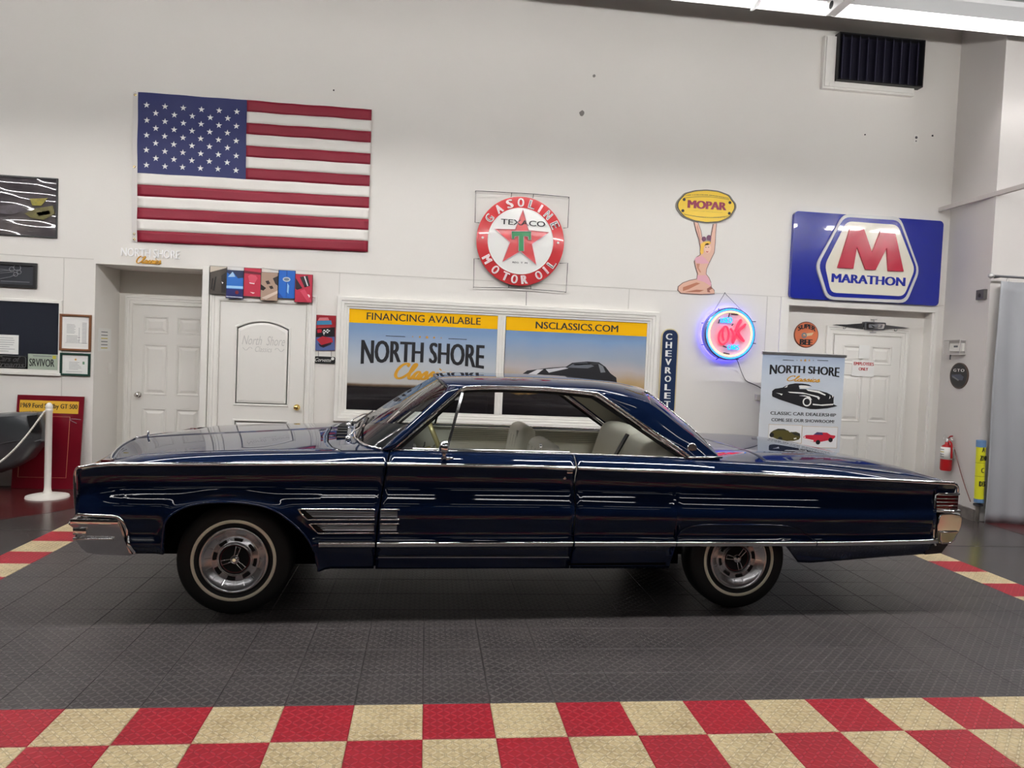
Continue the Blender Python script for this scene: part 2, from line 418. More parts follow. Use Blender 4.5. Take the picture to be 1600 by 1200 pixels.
# beam above the nearest row of lights
struct('trim_1', MB().box(-9, 12, 3.62, 3.80, 5.30, 5.46), mat('beam_paint', srgb(150,156,150), .5), 'grey green steel beam above the strip lights')
struct('trim_2', MB().box(-9, 12, 3.80, 3.86, 5.42, 5.46), mat('beam_paint'), 'flange of the grey green steel beam')
# seams of the wall panels
zs_ = 2.437
for n, (x0, x1) in enumerate(((-7, R1a-.02), (1.2, 2.2), (2.35, 5.72), (R3b+.02, 7.72), (-.9, 1.2))):
    struct('trim_3', MB().box(x0, x1, WY-.004, WY, zs_-.004, zs_+.004), seam_grey, 'thin horizontal seam between white wall panels', wall_back)
for px, z0, z1 in ((98, -.012, 2.43), (1196, -.012, 2.43), (528, 2.2, 2.43), (-60, -.012, 2.43), (980, 2.2, 2.43)):
    X = at(px, 520, WY).x
    struct('trim_3', MB().box(X-.004, X+.004, WY-.004, WY, z0, z1), seam_grey, 'thin upright seam between white wall panels', wall_back)
struct('trim_4', MB().box(7.60, 7.64, WY-.012, WY, -.012, 2.44), white_trim, 'narrow white corner strip beside the staff door', wall_back)
struct('trim_4', MB().box(R3a-.10, R3a, WY-.016, WY, -.012, R3z+.09).box(R3a, R3b+.03, WY-.016, WY, R3z, R3z+.09), white_trim, 'flat white casing round the staff door recess', wall_back)
struct('trim_5', MB().box(R1b-.02, R1b+.05, WY-.05, WY, -.012, R1z+.03, .004), white_trim, 'white corner post between the two left doors', wall_back)

# ---- doors
def raised_panel(parent, x0, x1, z0, z1, y, m, name='door_panel'):
    mb = MB()
    rows = []
    for o, yy in ((0, y), (.004, y-.006), (.014, y-.006), (.024, y+.006), (.034, y+.006), (.062, y-.004)):
        rows.append([(x0+o, yy, z0+o), (x1-o, yy, z0+o), (x1-o, yy, z1-o), (x0+o, yy, z1-o)])
    mb.grid(rows, True); n = len(mb.v); mb.f.append((n-4, n-3, n-2, n-1))
    return mb.build(name, m, parent)
def six_panel(name, label, X0, X1, ztop, Y, knob_x, knob_m):
    r = thing(name, label, None, (X0, Y, 0), kind='structure'); W = X1-X0
    # slab made of stiles and rails round the panels
    body = MB(); st = .115; cm = .10
    xs = (0, st, W/2-cm/2, W/2+cm/2, W-st, W)
    zr = [0.0, .24, .82, .97, 1.56, 1.68, ztop-.12, ztop]
    for a, b in ((0,1),(2,3),(4,5)): body.box(xs[a], xs[b], 0, .04, .005, ztop)
    for a, b in ((0,1),(2,3),(4,5),(6,7)):
        body.box(xs[1], xs[2], 0, .04, max(zr[a],.005), zr[b]); body.box(xs[3], xs[4], 0, .04, max(zr[a],.005), zr[b])
    body.box(0.01, W-.01, .025, .04, .01, ztop-.01)
    body.build('door_slab', white_door, r)
    for xa, xb in ((xs[1], xs[2]), (xs[3], xs[4])):
        for za, zb in ((zr[1], zr[2]), (zr[3], zr[4]), (zr[5], zr[6])): raised_panel(r, xa, xb, za, zb, .006, white_door)
    if knob_m:
        k = MB().lathe([(.0,-.075),(.018,-.074),(.028,-.062),(.029,-.05),(.022,-.038),(.011,-.03),(.011,-.012),(.033,-.010),(.034,.0)], 20, 'Y', (knob_x, 0, .97)).build('door_knob', knob_m, r, smooth=True)
    return r
def casing(name, label, X0, X1, zt, Y, w, parent=None):
    mb = MB()
    prof = [(0, Y), (0, Y-.018), (.012, Y-.022), (.018, Y-.016), (w*.5, Y-.016), (w*.55, Y-.024), (w*.8, Y-.026), (w*.85, Y-.034), (w, Y-.034), (w, Y)]
    rows = [[(X0-o, y, -.012), (X0-o, y, zt+o), (X1+o, y, zt+o), (X1+o, y, -.012)] for o, y in prof]
    mb.grid(rows); return struct(name, mb, white_trim, label)
satin = mat('satin_nickel', (.7,.69,.66), .25, 1); brass = mat('polished_brass', (.85,.6,.2), .12, 1)
six_panel('door_1', 'white six panel door in the deep recess with a satin knob', -1.885, -1.02, 2.0, 5.57, .075, satin)
casing('trim_6', 'white casing round the recessed six panel door', -1.895, -.94, 2.01, 5.62, .09)
six_panel('door_3', 'white six panel door carrying the employees only notice', 6.398, 7.263, 2.025, 5.11, .075, brass)
casing('trim_7', 'moulded white casing round the employees only door', 6.388, 7.273, 2.035, 5.14, .095)
# door 2: arch-top two panel door standing in a casing on the wall plane
d2 = thing('door_2', 'white arched two panel door with a brass knob and engraved lettering', None, (-.765, 4.985, 0), kind='structure')
W2 = .905; Z2 = 2.055
MB().box(0, W2, 0, .013, .0, Z2).build('door_slab', white_door, d2)
def arch_outline(o, xa=.155, xb=.75, za=.93, zb=1.80, rise=.075):
    pts = [(xa+o, za+o), (xb-o, za+o)]
    for k in range(13):
        t = k/12; x = xb-o+(xa-xb+2*o)*t; pts.append((x, zb-o*.9+rise*4*t*(1-t)))
    return pts
def ring_panel(outl, parent):
    mb = MB(); prof = ((0, 0), (.003, -.008), (.016, -.008), (.024, 0.0), (.034, 0), (.062, -.007))
    mb.grid([[(x, y, z) for x, z in outl(o)] for o, y in prof], True)
    n = len(outl(0)); N = len(mb.v); mb.f.append(tuple(range(N-n, N)))
    return mb.build('door_panel', white_door, parent)
ring_panel(lambda o: arch_outline(o), d2)
ring_panel(lambda o: [(.155+o,.22+o),(.75-o,.22+o),(.75-o,.78-o),(.155+o,.78-o)], d2)
MB().lathe([(.0,-.07),(.018,-.069),(.028,-.058),(.029,-.046),(.02,-.034),(.011,-.028),(.011,-.010),(.034,-.008),(.034,.0)], 20, 'Y', (.838, 0, .93)).build('door_knob', brass, d2, smooth=True)
engr = mat('frosted_lettering', srgb(196,194,190), .6)
text(d2, 'North  Shore', .235, .69, 1.60, 1.70, -.010, engr, .003, shear=.35, bold=-.006)
text(d2, 'Classics', .375, .555, 1.525, 1.585, -.010, engr, .003, shear=.35, bold=-.006)
for s in (-1, 1):
    mb = MB(); ribbon(mb, [Vector((.465+s*(.12+.10*t), 0, 1.555+.018*math.sin(t*7))) for t in [k/10 for k in range(11)]], .006, -.010, .003); mb.build('flourish', engr, d2)
casing('trim_8', 'moulded white casing round the arched door', -.775, .15, 2.065, WY, .10)

# ---- windows
w1 = thing('window_1', 'dark office window in the white wall with a plain frame', None, (-3.0, WY, 1.24), kind='structure')
MB().box(-.6, .585, -.004, .0, 0, .71).build('pane', mat('dark_window', srgb(44,47,56), .04, spec=.9, coat=1), w1)
frame_mb(-.6, .585, 0, .71, [(0,-.004),(0,-.016),(.028,-.016),(.03,-.01),(.03,0)]).build('window_frame', white_trim, w1)
MB().box(-.66, .62, -.03, 0, -.06, -.03, .004).build('window_sill', white_trim, w1)
X0, X1, Z0, Z1 = .605, 4.005, .925, 2.046
w2 = thing('window_2', 'wide double window in stepped white mouldings holding two posters', None, (X0, WY, Z0), kind='structure')
frame_mb(0, X1-X0, 0, Z1-Z0, [(0,0),(0,-.02),(.022,-.02),(.026,-.034),(.05,-.034),(.054,-.046),(.082,-.046),(.088,-.058),(.125,-.058),(.13,-.05),(.135,0)]).build('window_frame', white_trim, w2)
MB().box(1.655, 1.685, -.026, 0, 0, Z1-Z0, .004).box(1.685, 1.715, -.020, 0, 0, Z1-Z0, .004).box(1.715, 1.745, -.026, 0, 0, Z1-Z0, .004).build('mullion', white_trim, w2)
MB().box(0, X1-X0, -.003, 0, 0, Z1-Z0).build('pane', mat('dark_window'), w2)

# ---- strip lights
tube_mat = mat('lit_tube', (1,1,1), .4, emit=(1,.975,.96), estr=TUBE_POWER*2.45)
refl = mat('white_enamel', srgb(235,236,236), .35)
tube_near = mat('lit_tube_near', (1,1,1), .4, emit=(1,.975,.96), estr=TUBE_POWER*.75)
tube_far = mat('lit_tube_far', (1,1,1), .4, emit=(1,.975,.96), estr=TUBE_POWER*.26)
tube_dim = mat('lit_tube_dim', (1,1,1), .4, emit=(1,.975,.96), estr=TUBE_POWER*.10)
def strip_light(X, Y, Z, hood, label, group, L=2.40, tm=None):
    tm = tm or tube_near
    r = thing('strip_light', label, 'light', (X, Y, Z), group=group)
    MB().box(0, L, -.04, .04, .09, .16, .006).build('housing', refl, r)
    if hood is not None:
        for s in (-1, 1):
            MB().add([(0,s*.04,.10),(L,s*.04,.10),(L,s*.13,-hood),(0,s*.13,-hood),(0,s*.043,.104),(L,s*.043,.104),(L,s*.134,.003-hood),(0,s*.134,.003-hood)],
                     [(0,1,2,3),(4,5,6,7),(0,1,5,4),(2,3,7,6),(0,3,7,4),(1,2,6,5)]).build('reflector', refl, r)
    for s in ((0,) if hood is not None else (-1, 1)):
        t = MB().tube([(.03, s*.035, .055), (L-.03, s*.035, .055)], .019, 10).build('tube', tm, r, smooth=True)
        for x in (0, L-.03): MB().box(x, x+.03, s*.035-.012, s*.035+.012, .035, .095, .003).build('lamp_holder', refl, t)
    return r
for k in range(7):
    strip_light(-7.0+2.46*k, 3.5, 5.145, .085, 'bright strip light under the beam beside the tall white wall', 'strip lights under the beam')
for row, (Y, hood, n) in enumerate(((1.0, None, 6), (-3.2, None, 5), (-6.6, None, 5), (-10.0, None, 5))):
    for k in range(n):
        strip_light(-6.2+2.9*k, Y, (4.02, 4.3, 4.65, 4.65)[row], hood, 'ceiling strip light over the parked navy coupe' if row == 0 else 'ceiling strip light over the open showroom floor', 'strip lights over the coupe' if row == 0 else 'strip lights over the showroom floor', tm=(tube_mat, tube_far, tube_dim, tube_dim)[row])
# slotted steel channel and hook at the near light row
ch = thing('steel_channel', 'white perforated steel channel below the strip lights', 'channel', (5.14, 1.2, 4.97))
MB().box(-.045, .045, 0, 2.16, -.045, .085, .006).build('channel_body', mat('white_steel', srgb(206,205,204), .35, .2), ch)
for k in range(9):
    MB().lathe([(0,-.047),(.036,-.047),(.036,-.0445)], 18, 'X', (0, 2.08-.19*k, .02)).build('hole', matte_black, ch)
hk = spline([(4.42,3.35,5.30),(4.44,3.35,5.14),(4.43,3.35,5.02),(4.38,3.35,4.93),(4.345,3.35,4.90)], 5)
tag(MB().tube(hk, [.045-.0018*i for i in range(len(hk))], 8).build('ceiling_hook', refl, smooth=True), 'curved white bracket hanging from the strip light row', 'bracket')
# ================================================================== the car (frame: x to the rear, y to the far side, z up)
CW = 1.94                                           # body width
paint = mat('navy_paint', (.0040,.0115,.042), .5, .0, coat=1, coat_rough=.015, spec=0)
under = mat('underbody_black', (.004,.004,.005), .9, spec=.1)
rubber = mat('tyre_rubber', (.012,.012,.012), .62, bump=(180,.05))
whitewall = mat('whitewall_rubber', srgb(255,246,220), .5)
vinyl = mat('cream_vinyl', srgb(232,229,216), .42, bump=(120,.05))
vinyl_dark = mat('cream_vinyl_seam', srgb(160,156,142), .5)
headliner = mat('headliner', srgb(196,192,180), .7)
car_glass = bpy.data.materials.new('car_glass'); car_glass.use_nodes = True; MATS['car_glass'] = car_glass
_nt = car_glass.node_tree; _nt.nodes.remove(_nt.nodes['Principled BSDF'])
_t = _nt.nodes.new('ShaderNodeBsdfTransparent'); _t.inputs[0].default_value = (.80,.84,.82,1)
_g = _nt.nodes.new('ShaderNodeBsdfGlossy'); _g.inputs['Roughness'].default_value = .01
_f = _nt.nodes.new('ShaderNodeFresnel'); _f.inputs[0].default_value = 1.5
_m = _nt.nodes.new('ShaderNodeMixShader')
_nt.links.new(_f.outputs[0], _m.inputs[0]); _nt.links.new(_t.outputs[0], _m.inputs[1]); _nt.links.new(_g.outputs[0], _m.inputs[2])
_nt.links.new(_m.outputs[0], _nt.nodes['Material Output'].inputs[0])
red_lens = mat('red_lens', (.10,.004,.006), .1, coat=1)
cream_lens = mat('cream_lens', srgb(222,216,170), .12, coat=1)
gold_wheel = mat('gold_rim', srgb(186,174,126), .25, .3)

louvre_m = mat('louvre_metal', (.36,.36,.37), .3, 1)
car = thing('car', 'dark navy two door hardtop coupe with whitewall tyres on tiled mat', 'car', (.40, 1.0, 0), math.radians(2))
zu = smooth_tab([(-.84,.85),(-.79,.872),(-.706,.888),(-.626,.896),(-.285,.902),(.13,.911),(.82,.926),(1.8,.927),(2.42,.917),(3.28,.904),(4.18,.882),(4.66,.866)])
zl = smooth_tab([(-.85,.452),(.49,.455),(2.0,.464),(3.6,.470),(4.55,.490)])
zs = smooth_tab([(-.84,.862),(-.74,.884),(-.67,.902),(-.5,.936),(0,.970),(.5,.988),(.84,.995),(2.0,.994),(2.72,.985),(3.0,.98),(3.6,.962),(4.2,.916),(4.66,.868)])
ds = smooth_tab([(-.84,.13),(.3,.14),(.84,.105),(2.72,.105),(3.1,.12),(4.66,.12)])
prof = smooth_tab([(-.45,.095),(-.28,.07),(-.12,.038),(-.035,.012),(0,.004),(.03,.010),(.09,.026),(.17,.022),(.28,.006),(.36,.000),(.45,.004),(.55,.020),(.64,.041),(.74,.054),(.84,.050),(.93,.030),(1.0,.012)])
ARCH = [(-.356,.388),(-.354,.462),(-.349,.535),(-.342,.575),(-.320,.611),(-.270,.649),(-.206,.676),(-.117,.692),(.001,.697),(.10,.690),(.19,.673),(.26,.645),(.312,.609),(.367,.565),(.415,.517),(.450,.468),(.478,.40),(.50,.29)]
ARCHF = spline([(a, b) for a, b in ARCH], 4)
def arch_d(x, z):
    return min((Vector((x, z))-p).length for p in ARCHF)
def side_d(x, z):
    """how far the body side lies inside the widest plane"""
    a, b = zl(x), zu(x); t = (z-a)/(b-a); d = prof(t)
    if x < -.45:                                     # front corner turns in and the sculpture fades
        k = min(1, (-.45-x)/.38); d = d*(1-.55*k*k)+.055*k**3
    if x > 4.2:
        k = min(1, (x-4.2)/.45); d = d*(1-.4*k)+.02*k*k
    if -.5 < x < .62 and z < .8:
        q = arch_d(x, z)
        fl = math.exp(-(q/.032)**2)
        d = d*(1-fl)+(-.004)*fl if z > .42 else d*(1-fl)+.02*fl
    return d
def yside(d, far): return CW-d if far else d
def panel(name, xs, zb, far, top=True, rows=30, m=paint, zt=None, x_of=None):
    mb = MB(); R = []
    for x0 in xs:
        row = []; b = zb(x0); t = zt(x0) if zt else zu(x0)
        for k in range(rows+1):
            z = b+(t-b)*k/rows; x = x_of(x0, z) if x_of else x0
            row.append((x, yside(side_d(x, z), far), z))
        if top:
            d0 = side_d(x0, t); d1 = ds(x0); z1 = zs(x0)
            for k in range(1, 7):
                a = k/6; x = x_of(x0, t+(z1-t)*a) if x_of else x0
                zz = t+(z1-t)*(1-(1-a)**1.7); row.append((x, yside(d0+(d1-d0)*a, far), zz))
        R.append(row)
    # inner skin so that the panel has thickness
    mb.grid(R)
    o = mb.build(name, m, car, smooth=True, recalc=False)
    md = o.modifiers.new('skin', 'SOLIDIFY'); md.thickness = .012; md.offset = 1 if not far else -1
    return o
def gapA(z): return interp([(.29,.820),(.46,.826),(.65,.838),(.875,.866),(.98,.886),(1.0,.888)], z)
def lin(a, b, n): return [a+(b-a)*k/n for k in range(n+1)]
for far in (False, True):
    # front fender
    af = [p[0] for p in ARCHF]
    xs = lin(-.835, -.61, 10)+lin(-.60, -.50, 12)+lin(-.485, -.36, 7)+[x for x in af if x > -.3565]+lin(.51, .78, 10)
    def zb_f(x):
        if x <= -.357: return interp([(-.84,.603),(-.60,.603),(-.575,.585),(-.525,.392),(-.50,.388)], x)
        if x < .5: return interp([(p.x, p.y) for p in ARCHF], x)
        return .288
    xs = sorted(set(round(x, 4) for x in xs))
    # stretch the last columns to the slanted door gap
    xe = xs[-1]
    def fend_x(x, z, xe=xe): return x if x < .55 else .55+(x-.55)*((gapA(z)-.004-.55)/(xe-.55))
    panel('front_fender', xs, zb_f, far, x_of=fend_x)
    # door
    x0, x1 = .0, 1.0
    def door_x(u, z): a = gapA(z)+.004; return a+(2.013-a)*((u-.83)/(2.013-.83))
    panel('door', lin(.83, 2.013, 36), lambda x: .366, far, x_of=door_x)
    panel('rocker_panel', lin(.826, 2.016, 20), lambda x: .286, far, top=False, rows=6, zt=lambda x: .360)
    # rear quarter
    def zb_q(x): return interp([(2.0,.286),(2.668,.287),(2.672,.452),(3.41,.452),(3.45,.42),(3.545,.325),(3.64,.321),(4.40,.383),(4.474,.389),(4.476,.803),(4.66,.803)], x)
    xq = lin(2.021, 2.667, 14)+lin(2.673, 3.40, 18)+lin(3.42, 3.56, 8)+lin(3.6, 4.474, 30)+lin(4.4765, 4.63, 8)
    panel('quarter_panel', xq, zb_q, far)
# ---- trim along the belt and the sill
def strip(name, x0, x1, zf, hh, out, far=False, n=24, groove=False, m=chrome):
    mb = MB(); R = []
    for x in lin(x0, x1, n):
        z = zf(x); sgn = 1
        row = []
        for k in range(9):
            a = -1+2*k/8; q = math.sqrt(max(0, 1-a*a))
            bulge = q*out
            if groove and abs(a) < .3: bulge *= .6
            d = side_d(x, z+a*hh)-bulge
            row.append((x, yside(d+.0005, far), z+a*hh))
        R.append(row)
    mb.grid(R); o = mb.build(name, m, car, smooth=True); return o
for far in (False, True):
    for x0, x1 in ((-.80, .858), (.876, 2.008), (2.024, 4.60)):
        strip('belt_moulding', x0, x1, zu, .0140, .011, far)
    for x0, x1 in ((.50, .820), (.832, 2.010), (2.024, 2.672), (2.678, 3.62), (3.628, 4.495)):
        strip('sill_moulding', x0, x1, lambda x: zl(x)-.004, .0185, .013, far, groove=True)
    strip('rocker_moulding', .84, 2.004, lambda x: .363, .003, .004, far, m=brushed)
    # fender lip
    pts = [(p.x, yside(side_d(p.x, p.y)-.004, far), p.y) for p in ARCHF[2:-6]]
    MB().tube(pts, .006, 8).build('arch_lip', paint, car, smooth=True)
    # skirt edge over the rear wheel
    sk = spline([(2.683,.475),(2.690,.512),(2.735,.560),(2.83,.583),(3.10,.588),(3.38,.583),(3.50,.560),(3.575,.512),(3.62,.475)], 6)
    MB().tube([(p.x, yside(side_d(p.x, p.y)-.003, far), p.y) for p in sk], .0055, 8).build('skirt_edge', paint, car, smooth=True)
    # louvre ornaments behind the front wheel
    for zc0, za, zb_, xf0, xf1 in ((0, .660, .600, .378, .432), (1, .575, .515, .443, .492)):
        def P(x, z, o=.008): return (x, yside(side_d(x, z)-o, far), z)
        mk = [(xf0, za), (xf1, zb_), (.814, zb_+.005), (.816, za+.003)]
        fr = MB()
        fr.tube([P(*mk[1])]+[P(x, zb_+.005*(x-xf1)/(.814-xf1)) for x in lin(xf1+.01, .814, 10)], .0055, 8)
        fr.tube([P(*mk[1]), P((xf0+xf1)/2-.004, (za+zb_)/2), P(*mk[0])]+[P(x, za+.003*(x-xf0)/(.814-xf0)) for x in lin(xf0+.01, .814, 10)], .0055, 8)
        o = fr.build('fender_louvre', chrome, car, smooth=True)
        ins = MB(); R = []
        for k in range(7):
            t = k/6; z = zb_+.012+(za-zb_-.022)*t; xl = xf1+.035-(xf1-xf0)*t*.85
            R.append([P(xl+(.811-xl)*j/10, z, .003+(.004 if k % 2 else 0)) for j in range(11)])
        ins.grid(R); ins.build('louvre_insert', louvre_m, o)
        bk = MB().grid([[P(xf1, zb_+.008, .002), P(xf1+.05, zb_+.008, .002)], [P(xf0+.012, za-.008, .002), P(xf0+.07, za-.008, .002)]]).build('louvre_recess', matte_black, o)
        dr = MB()
        for z in (zb_+.005, za+.003): dr.tube([P(x, z) for x in lin(.845, .957, 6)], .0055, 8)
        o2 = dr.build('door_louvre', chrome, car, smooth=True)
        R = []
        for k in range(7):
            z = zb_+.014+(za-zb_-.022)*k/6
            R.append([P(x, z, .003+(.004 if k % 2 else 0)) for x in lin(.846, .944, 6)])
        MB().grid(R).build('louvre_insert', louvre_m, o2)
    # door handle and lock
    yh = side_d(1.9, .93)
    h = MB().tube([(x, yside(-.026+.022*abs(2*t-1)**4, far), .934-.008*t) for t, x in [(k/12, 1.79+.205*k/12) for k in range(13)]], .0115, 8)
    h.box(1.955, 1.99, yside(.03, far)-.03, yside(.03, far)+.03, .893, .915, .004)
    h.build('door_handle', chrome, car, smooth=True, angle=50)
    MB().lathe([(0,-.006),(.008,-.006),(.011,-.003),(.011,.015)], 16, 'Y', (1.952, yside(side_d(1.95,.858), far), .858)).build('door_lock', chrome, car, smooth=True)
# ---- hood, cowl, deck
def hz(x):  return smooth_tab([(-.84,.868),(-.78,.905),(-.70,.945),(-.60,.972),(0,1.028),(.55,1.052),(.70,1.055)])(x)
HZ = smooth_tab([(-.86,.926),(-.77,.937),(-.60,.954),(0,1.000),(.30,1.024),(.56,1.045),(.75,1.053)])
def hood_z(x, y):
    d = min(y, CW-y); a = ds(x); z0 = zs(x); zc = HZ(x)
    if d <= a: return z0
    t = (d-a)/(.97-a); zr = zc-.004+.007*math.exp(-((d-.97)/.03)**2)
    return z0+(zr-z0)*(1-(1-t)**1.7)
def hood_front(y): return -.668-.167*max(0, math.sin(PI*(y-.14)/(CW-.28)))**.7
def cowl_x(y):                                       # front edge of the cowl (curved)
    d = min(y, CW-y); return interp([(.12,.60),(.2,.54),(.35,.50),(.6,.475),(.97,.465)], d)
ys = lin(.142, .88, 24)+lin(.90, CW-.90, 14)+lin(CW-.88, CW-.142, 24)
R = []
for k in range(41):
    t = k/40; row = []
    for y in ys:
        x0 = hood_front(y); x = x0+(cowl_x(y)-.004-x0)*t
        row.append((x, y, hood_z(x, y)))
    R.append(row)
o = MB().grid(R).build('hood', paint, car, smooth=True, recalc=False); md = o.modifiers.new('skin', 'SOLIDIFY'); md.thickness = .01; md.offset = 1
R = []
for k in range(7):                                   # nose panel between hood and grille
    t = k/6; row = []
    for y in lin(.10, CW-.10, 40):
        yy = min(max(y, .145), CW-.145); xa = hood_front(yy)-.004; za = hood_z(xa, yy); xb = -.815-.05*math.sin(PI*(y-.1)/(CW-.2)); zb2 = .862
        row.append((xa+(xb-xa)*t, y, za+(zb2-za)*(t**1.3)-.002))
    R.append(row)
MB().grid(R).build('nose_panel', paint, car, smooth=True)
def ws_base(y):
    d = min(y, CW-y); f = smooth_tab([(.10,.845),(.2,.745),(.32,.695),(.5,.655),(.97,.625)]); g = smooth_tab([(.10,.997),(.3,1.012),(.5,1.028),(.97,1.050)])
    return f(d), g(d)
R = []
for k in range(13):
    t = k/12; row = []
    for y in lin(.108, CW-.108, 50):
        x0 = cowl_x(y)+.004; xb, zb2 = ws_base(y); x = x0+(xb-x0)*t
        z0 = hood_z(x0, y); row.append((x, y, z0+(zb2-z0)*t))
    R.append(row)
MB().grid(R).build('cowl', paint, car, smooth=True)
for k in range(9):                                   # cowl air slots
    y0 = .45+.12*k
    xb = ws_base(y0)[0]
    MB().box(xb-.12, xb-.05, y0, y0+.09, hood_z(xb-.09, y0)+.004, hood_z(xb-.09, y0)+.008).build('cowl_slot', matte_black, car)
# trunk
TC = smooth_tab([(3.05,1.0),(3.3,1.010),(3.77,1.008),(4.1,.985),(4.4,.938),(4.58,.892),(4.66,.872)])
def deck_z(x, y):
    d = min(y, CW-y); a = ds(x); z0 = zs(x); t = min(1, max(0, (d-a)/(.30)))
    return z0+(TC(x)-z0)*(1-(1-t)**2.2)
R = [[(x, y, deck_z(x, y)-.0) for y in lin(.122, CW-.122, 40)] for x in lin(3.30, 4.615, 40)]
o = MB().grid(R).build('trunk_lid', paint, car, smooth=True, recalc=False); md = o.modifiers.new('skin', 'SOLIDIFY'); md.thickness = .01; md.offset = 1
R = [[(x, y, deck_z(x, y)-.001) for y in lin(.112, CW-.112, 40)] for x in lin(2.80, 3.297, 14)]
MB().grid(R).build('tulip_panel', paint, car, smooth=True)
# ---- greenhouse
RAIL = spline([(1.243,.262,1.378),(1.33,.252,1.392),(1.55,.250,1.402),(1.84,.250,1.404),(2.17,.250,1.384),(2.294,.25,1.372),(2.446,.24,1.352),(2.547,.23,1.317),(2.645,.21,1.252),(2.743,.185,1.178),(2.841,.16,1.109),(2.978,.13,1.005)], 6)
CENT = spline([(1.175,.97,1.432),(1.30,.97,1.447),(1.6,.97,1.456),(1.90,.97,1.459),(2.18,.97,1.456),(2.32,.97,1.450),(2.46,.97,1.438),(2.59,.97,1.410),(2.70,.97,1.342),(2.80,.97,1.262),(2.90,.97,1.184),(3.07,.97,1.025)], 6)
NS = len(RAIL); KG = 36                              # station where the backlight begins
def sect(i, t):
    a, b = RAIL[i], CENT[i]; y = a.y+(b.y-a.y)*t
    e = 7.0-2.8*max(0, min(1, (i-26)/12)); q = 1-(1-t)**e; z = a.z+(b.z-a.z)*q; p = 1-(1-t)**(e-.4)
    return (a.x+(b.x-a.x)*p, y, z)
ts = [0,.01,.025,.045,.07,.10,.14,.2,.25,.30,.4,.5,.64,.8,1.0]
def roof_rows(i0, i1, tl):
    R = []
    for i in range(i0, i1+1):
        near = [sect(i, t) for t in tl]; R.append(near+[(x, CW-y, z) for x, y, z in reversed(near[:-1])] if tl[-1] == 1 else near)
    return R
o = MB().grid(roof_rows(0, 42, ts)).build('roof', paint, car, smooth=True, recalc=False); md = o.modifiers.new('skin', 'SOLIDIFY'); md.thickness = .012; md.offset = 1
tg = [.30,.34,.40,.5,.64,.8,1.0]
R = roof_rows(42, NS-1, tg)
MB().grid(R).build('rear_window', car_glass, car, smooth=True)
rw = [R[0][0]]+[r[0] for r in R[1:]]+list(R[-1][1:])
MB().tube([r[0] for r in R]+list(R[-1][1:-1])+[r[-1] for r in reversed(R)]+list(reversed(R[0]))[1:-1], .008, 8, closed=True).build('rear_window_moulding', chrome, car, smooth=True)
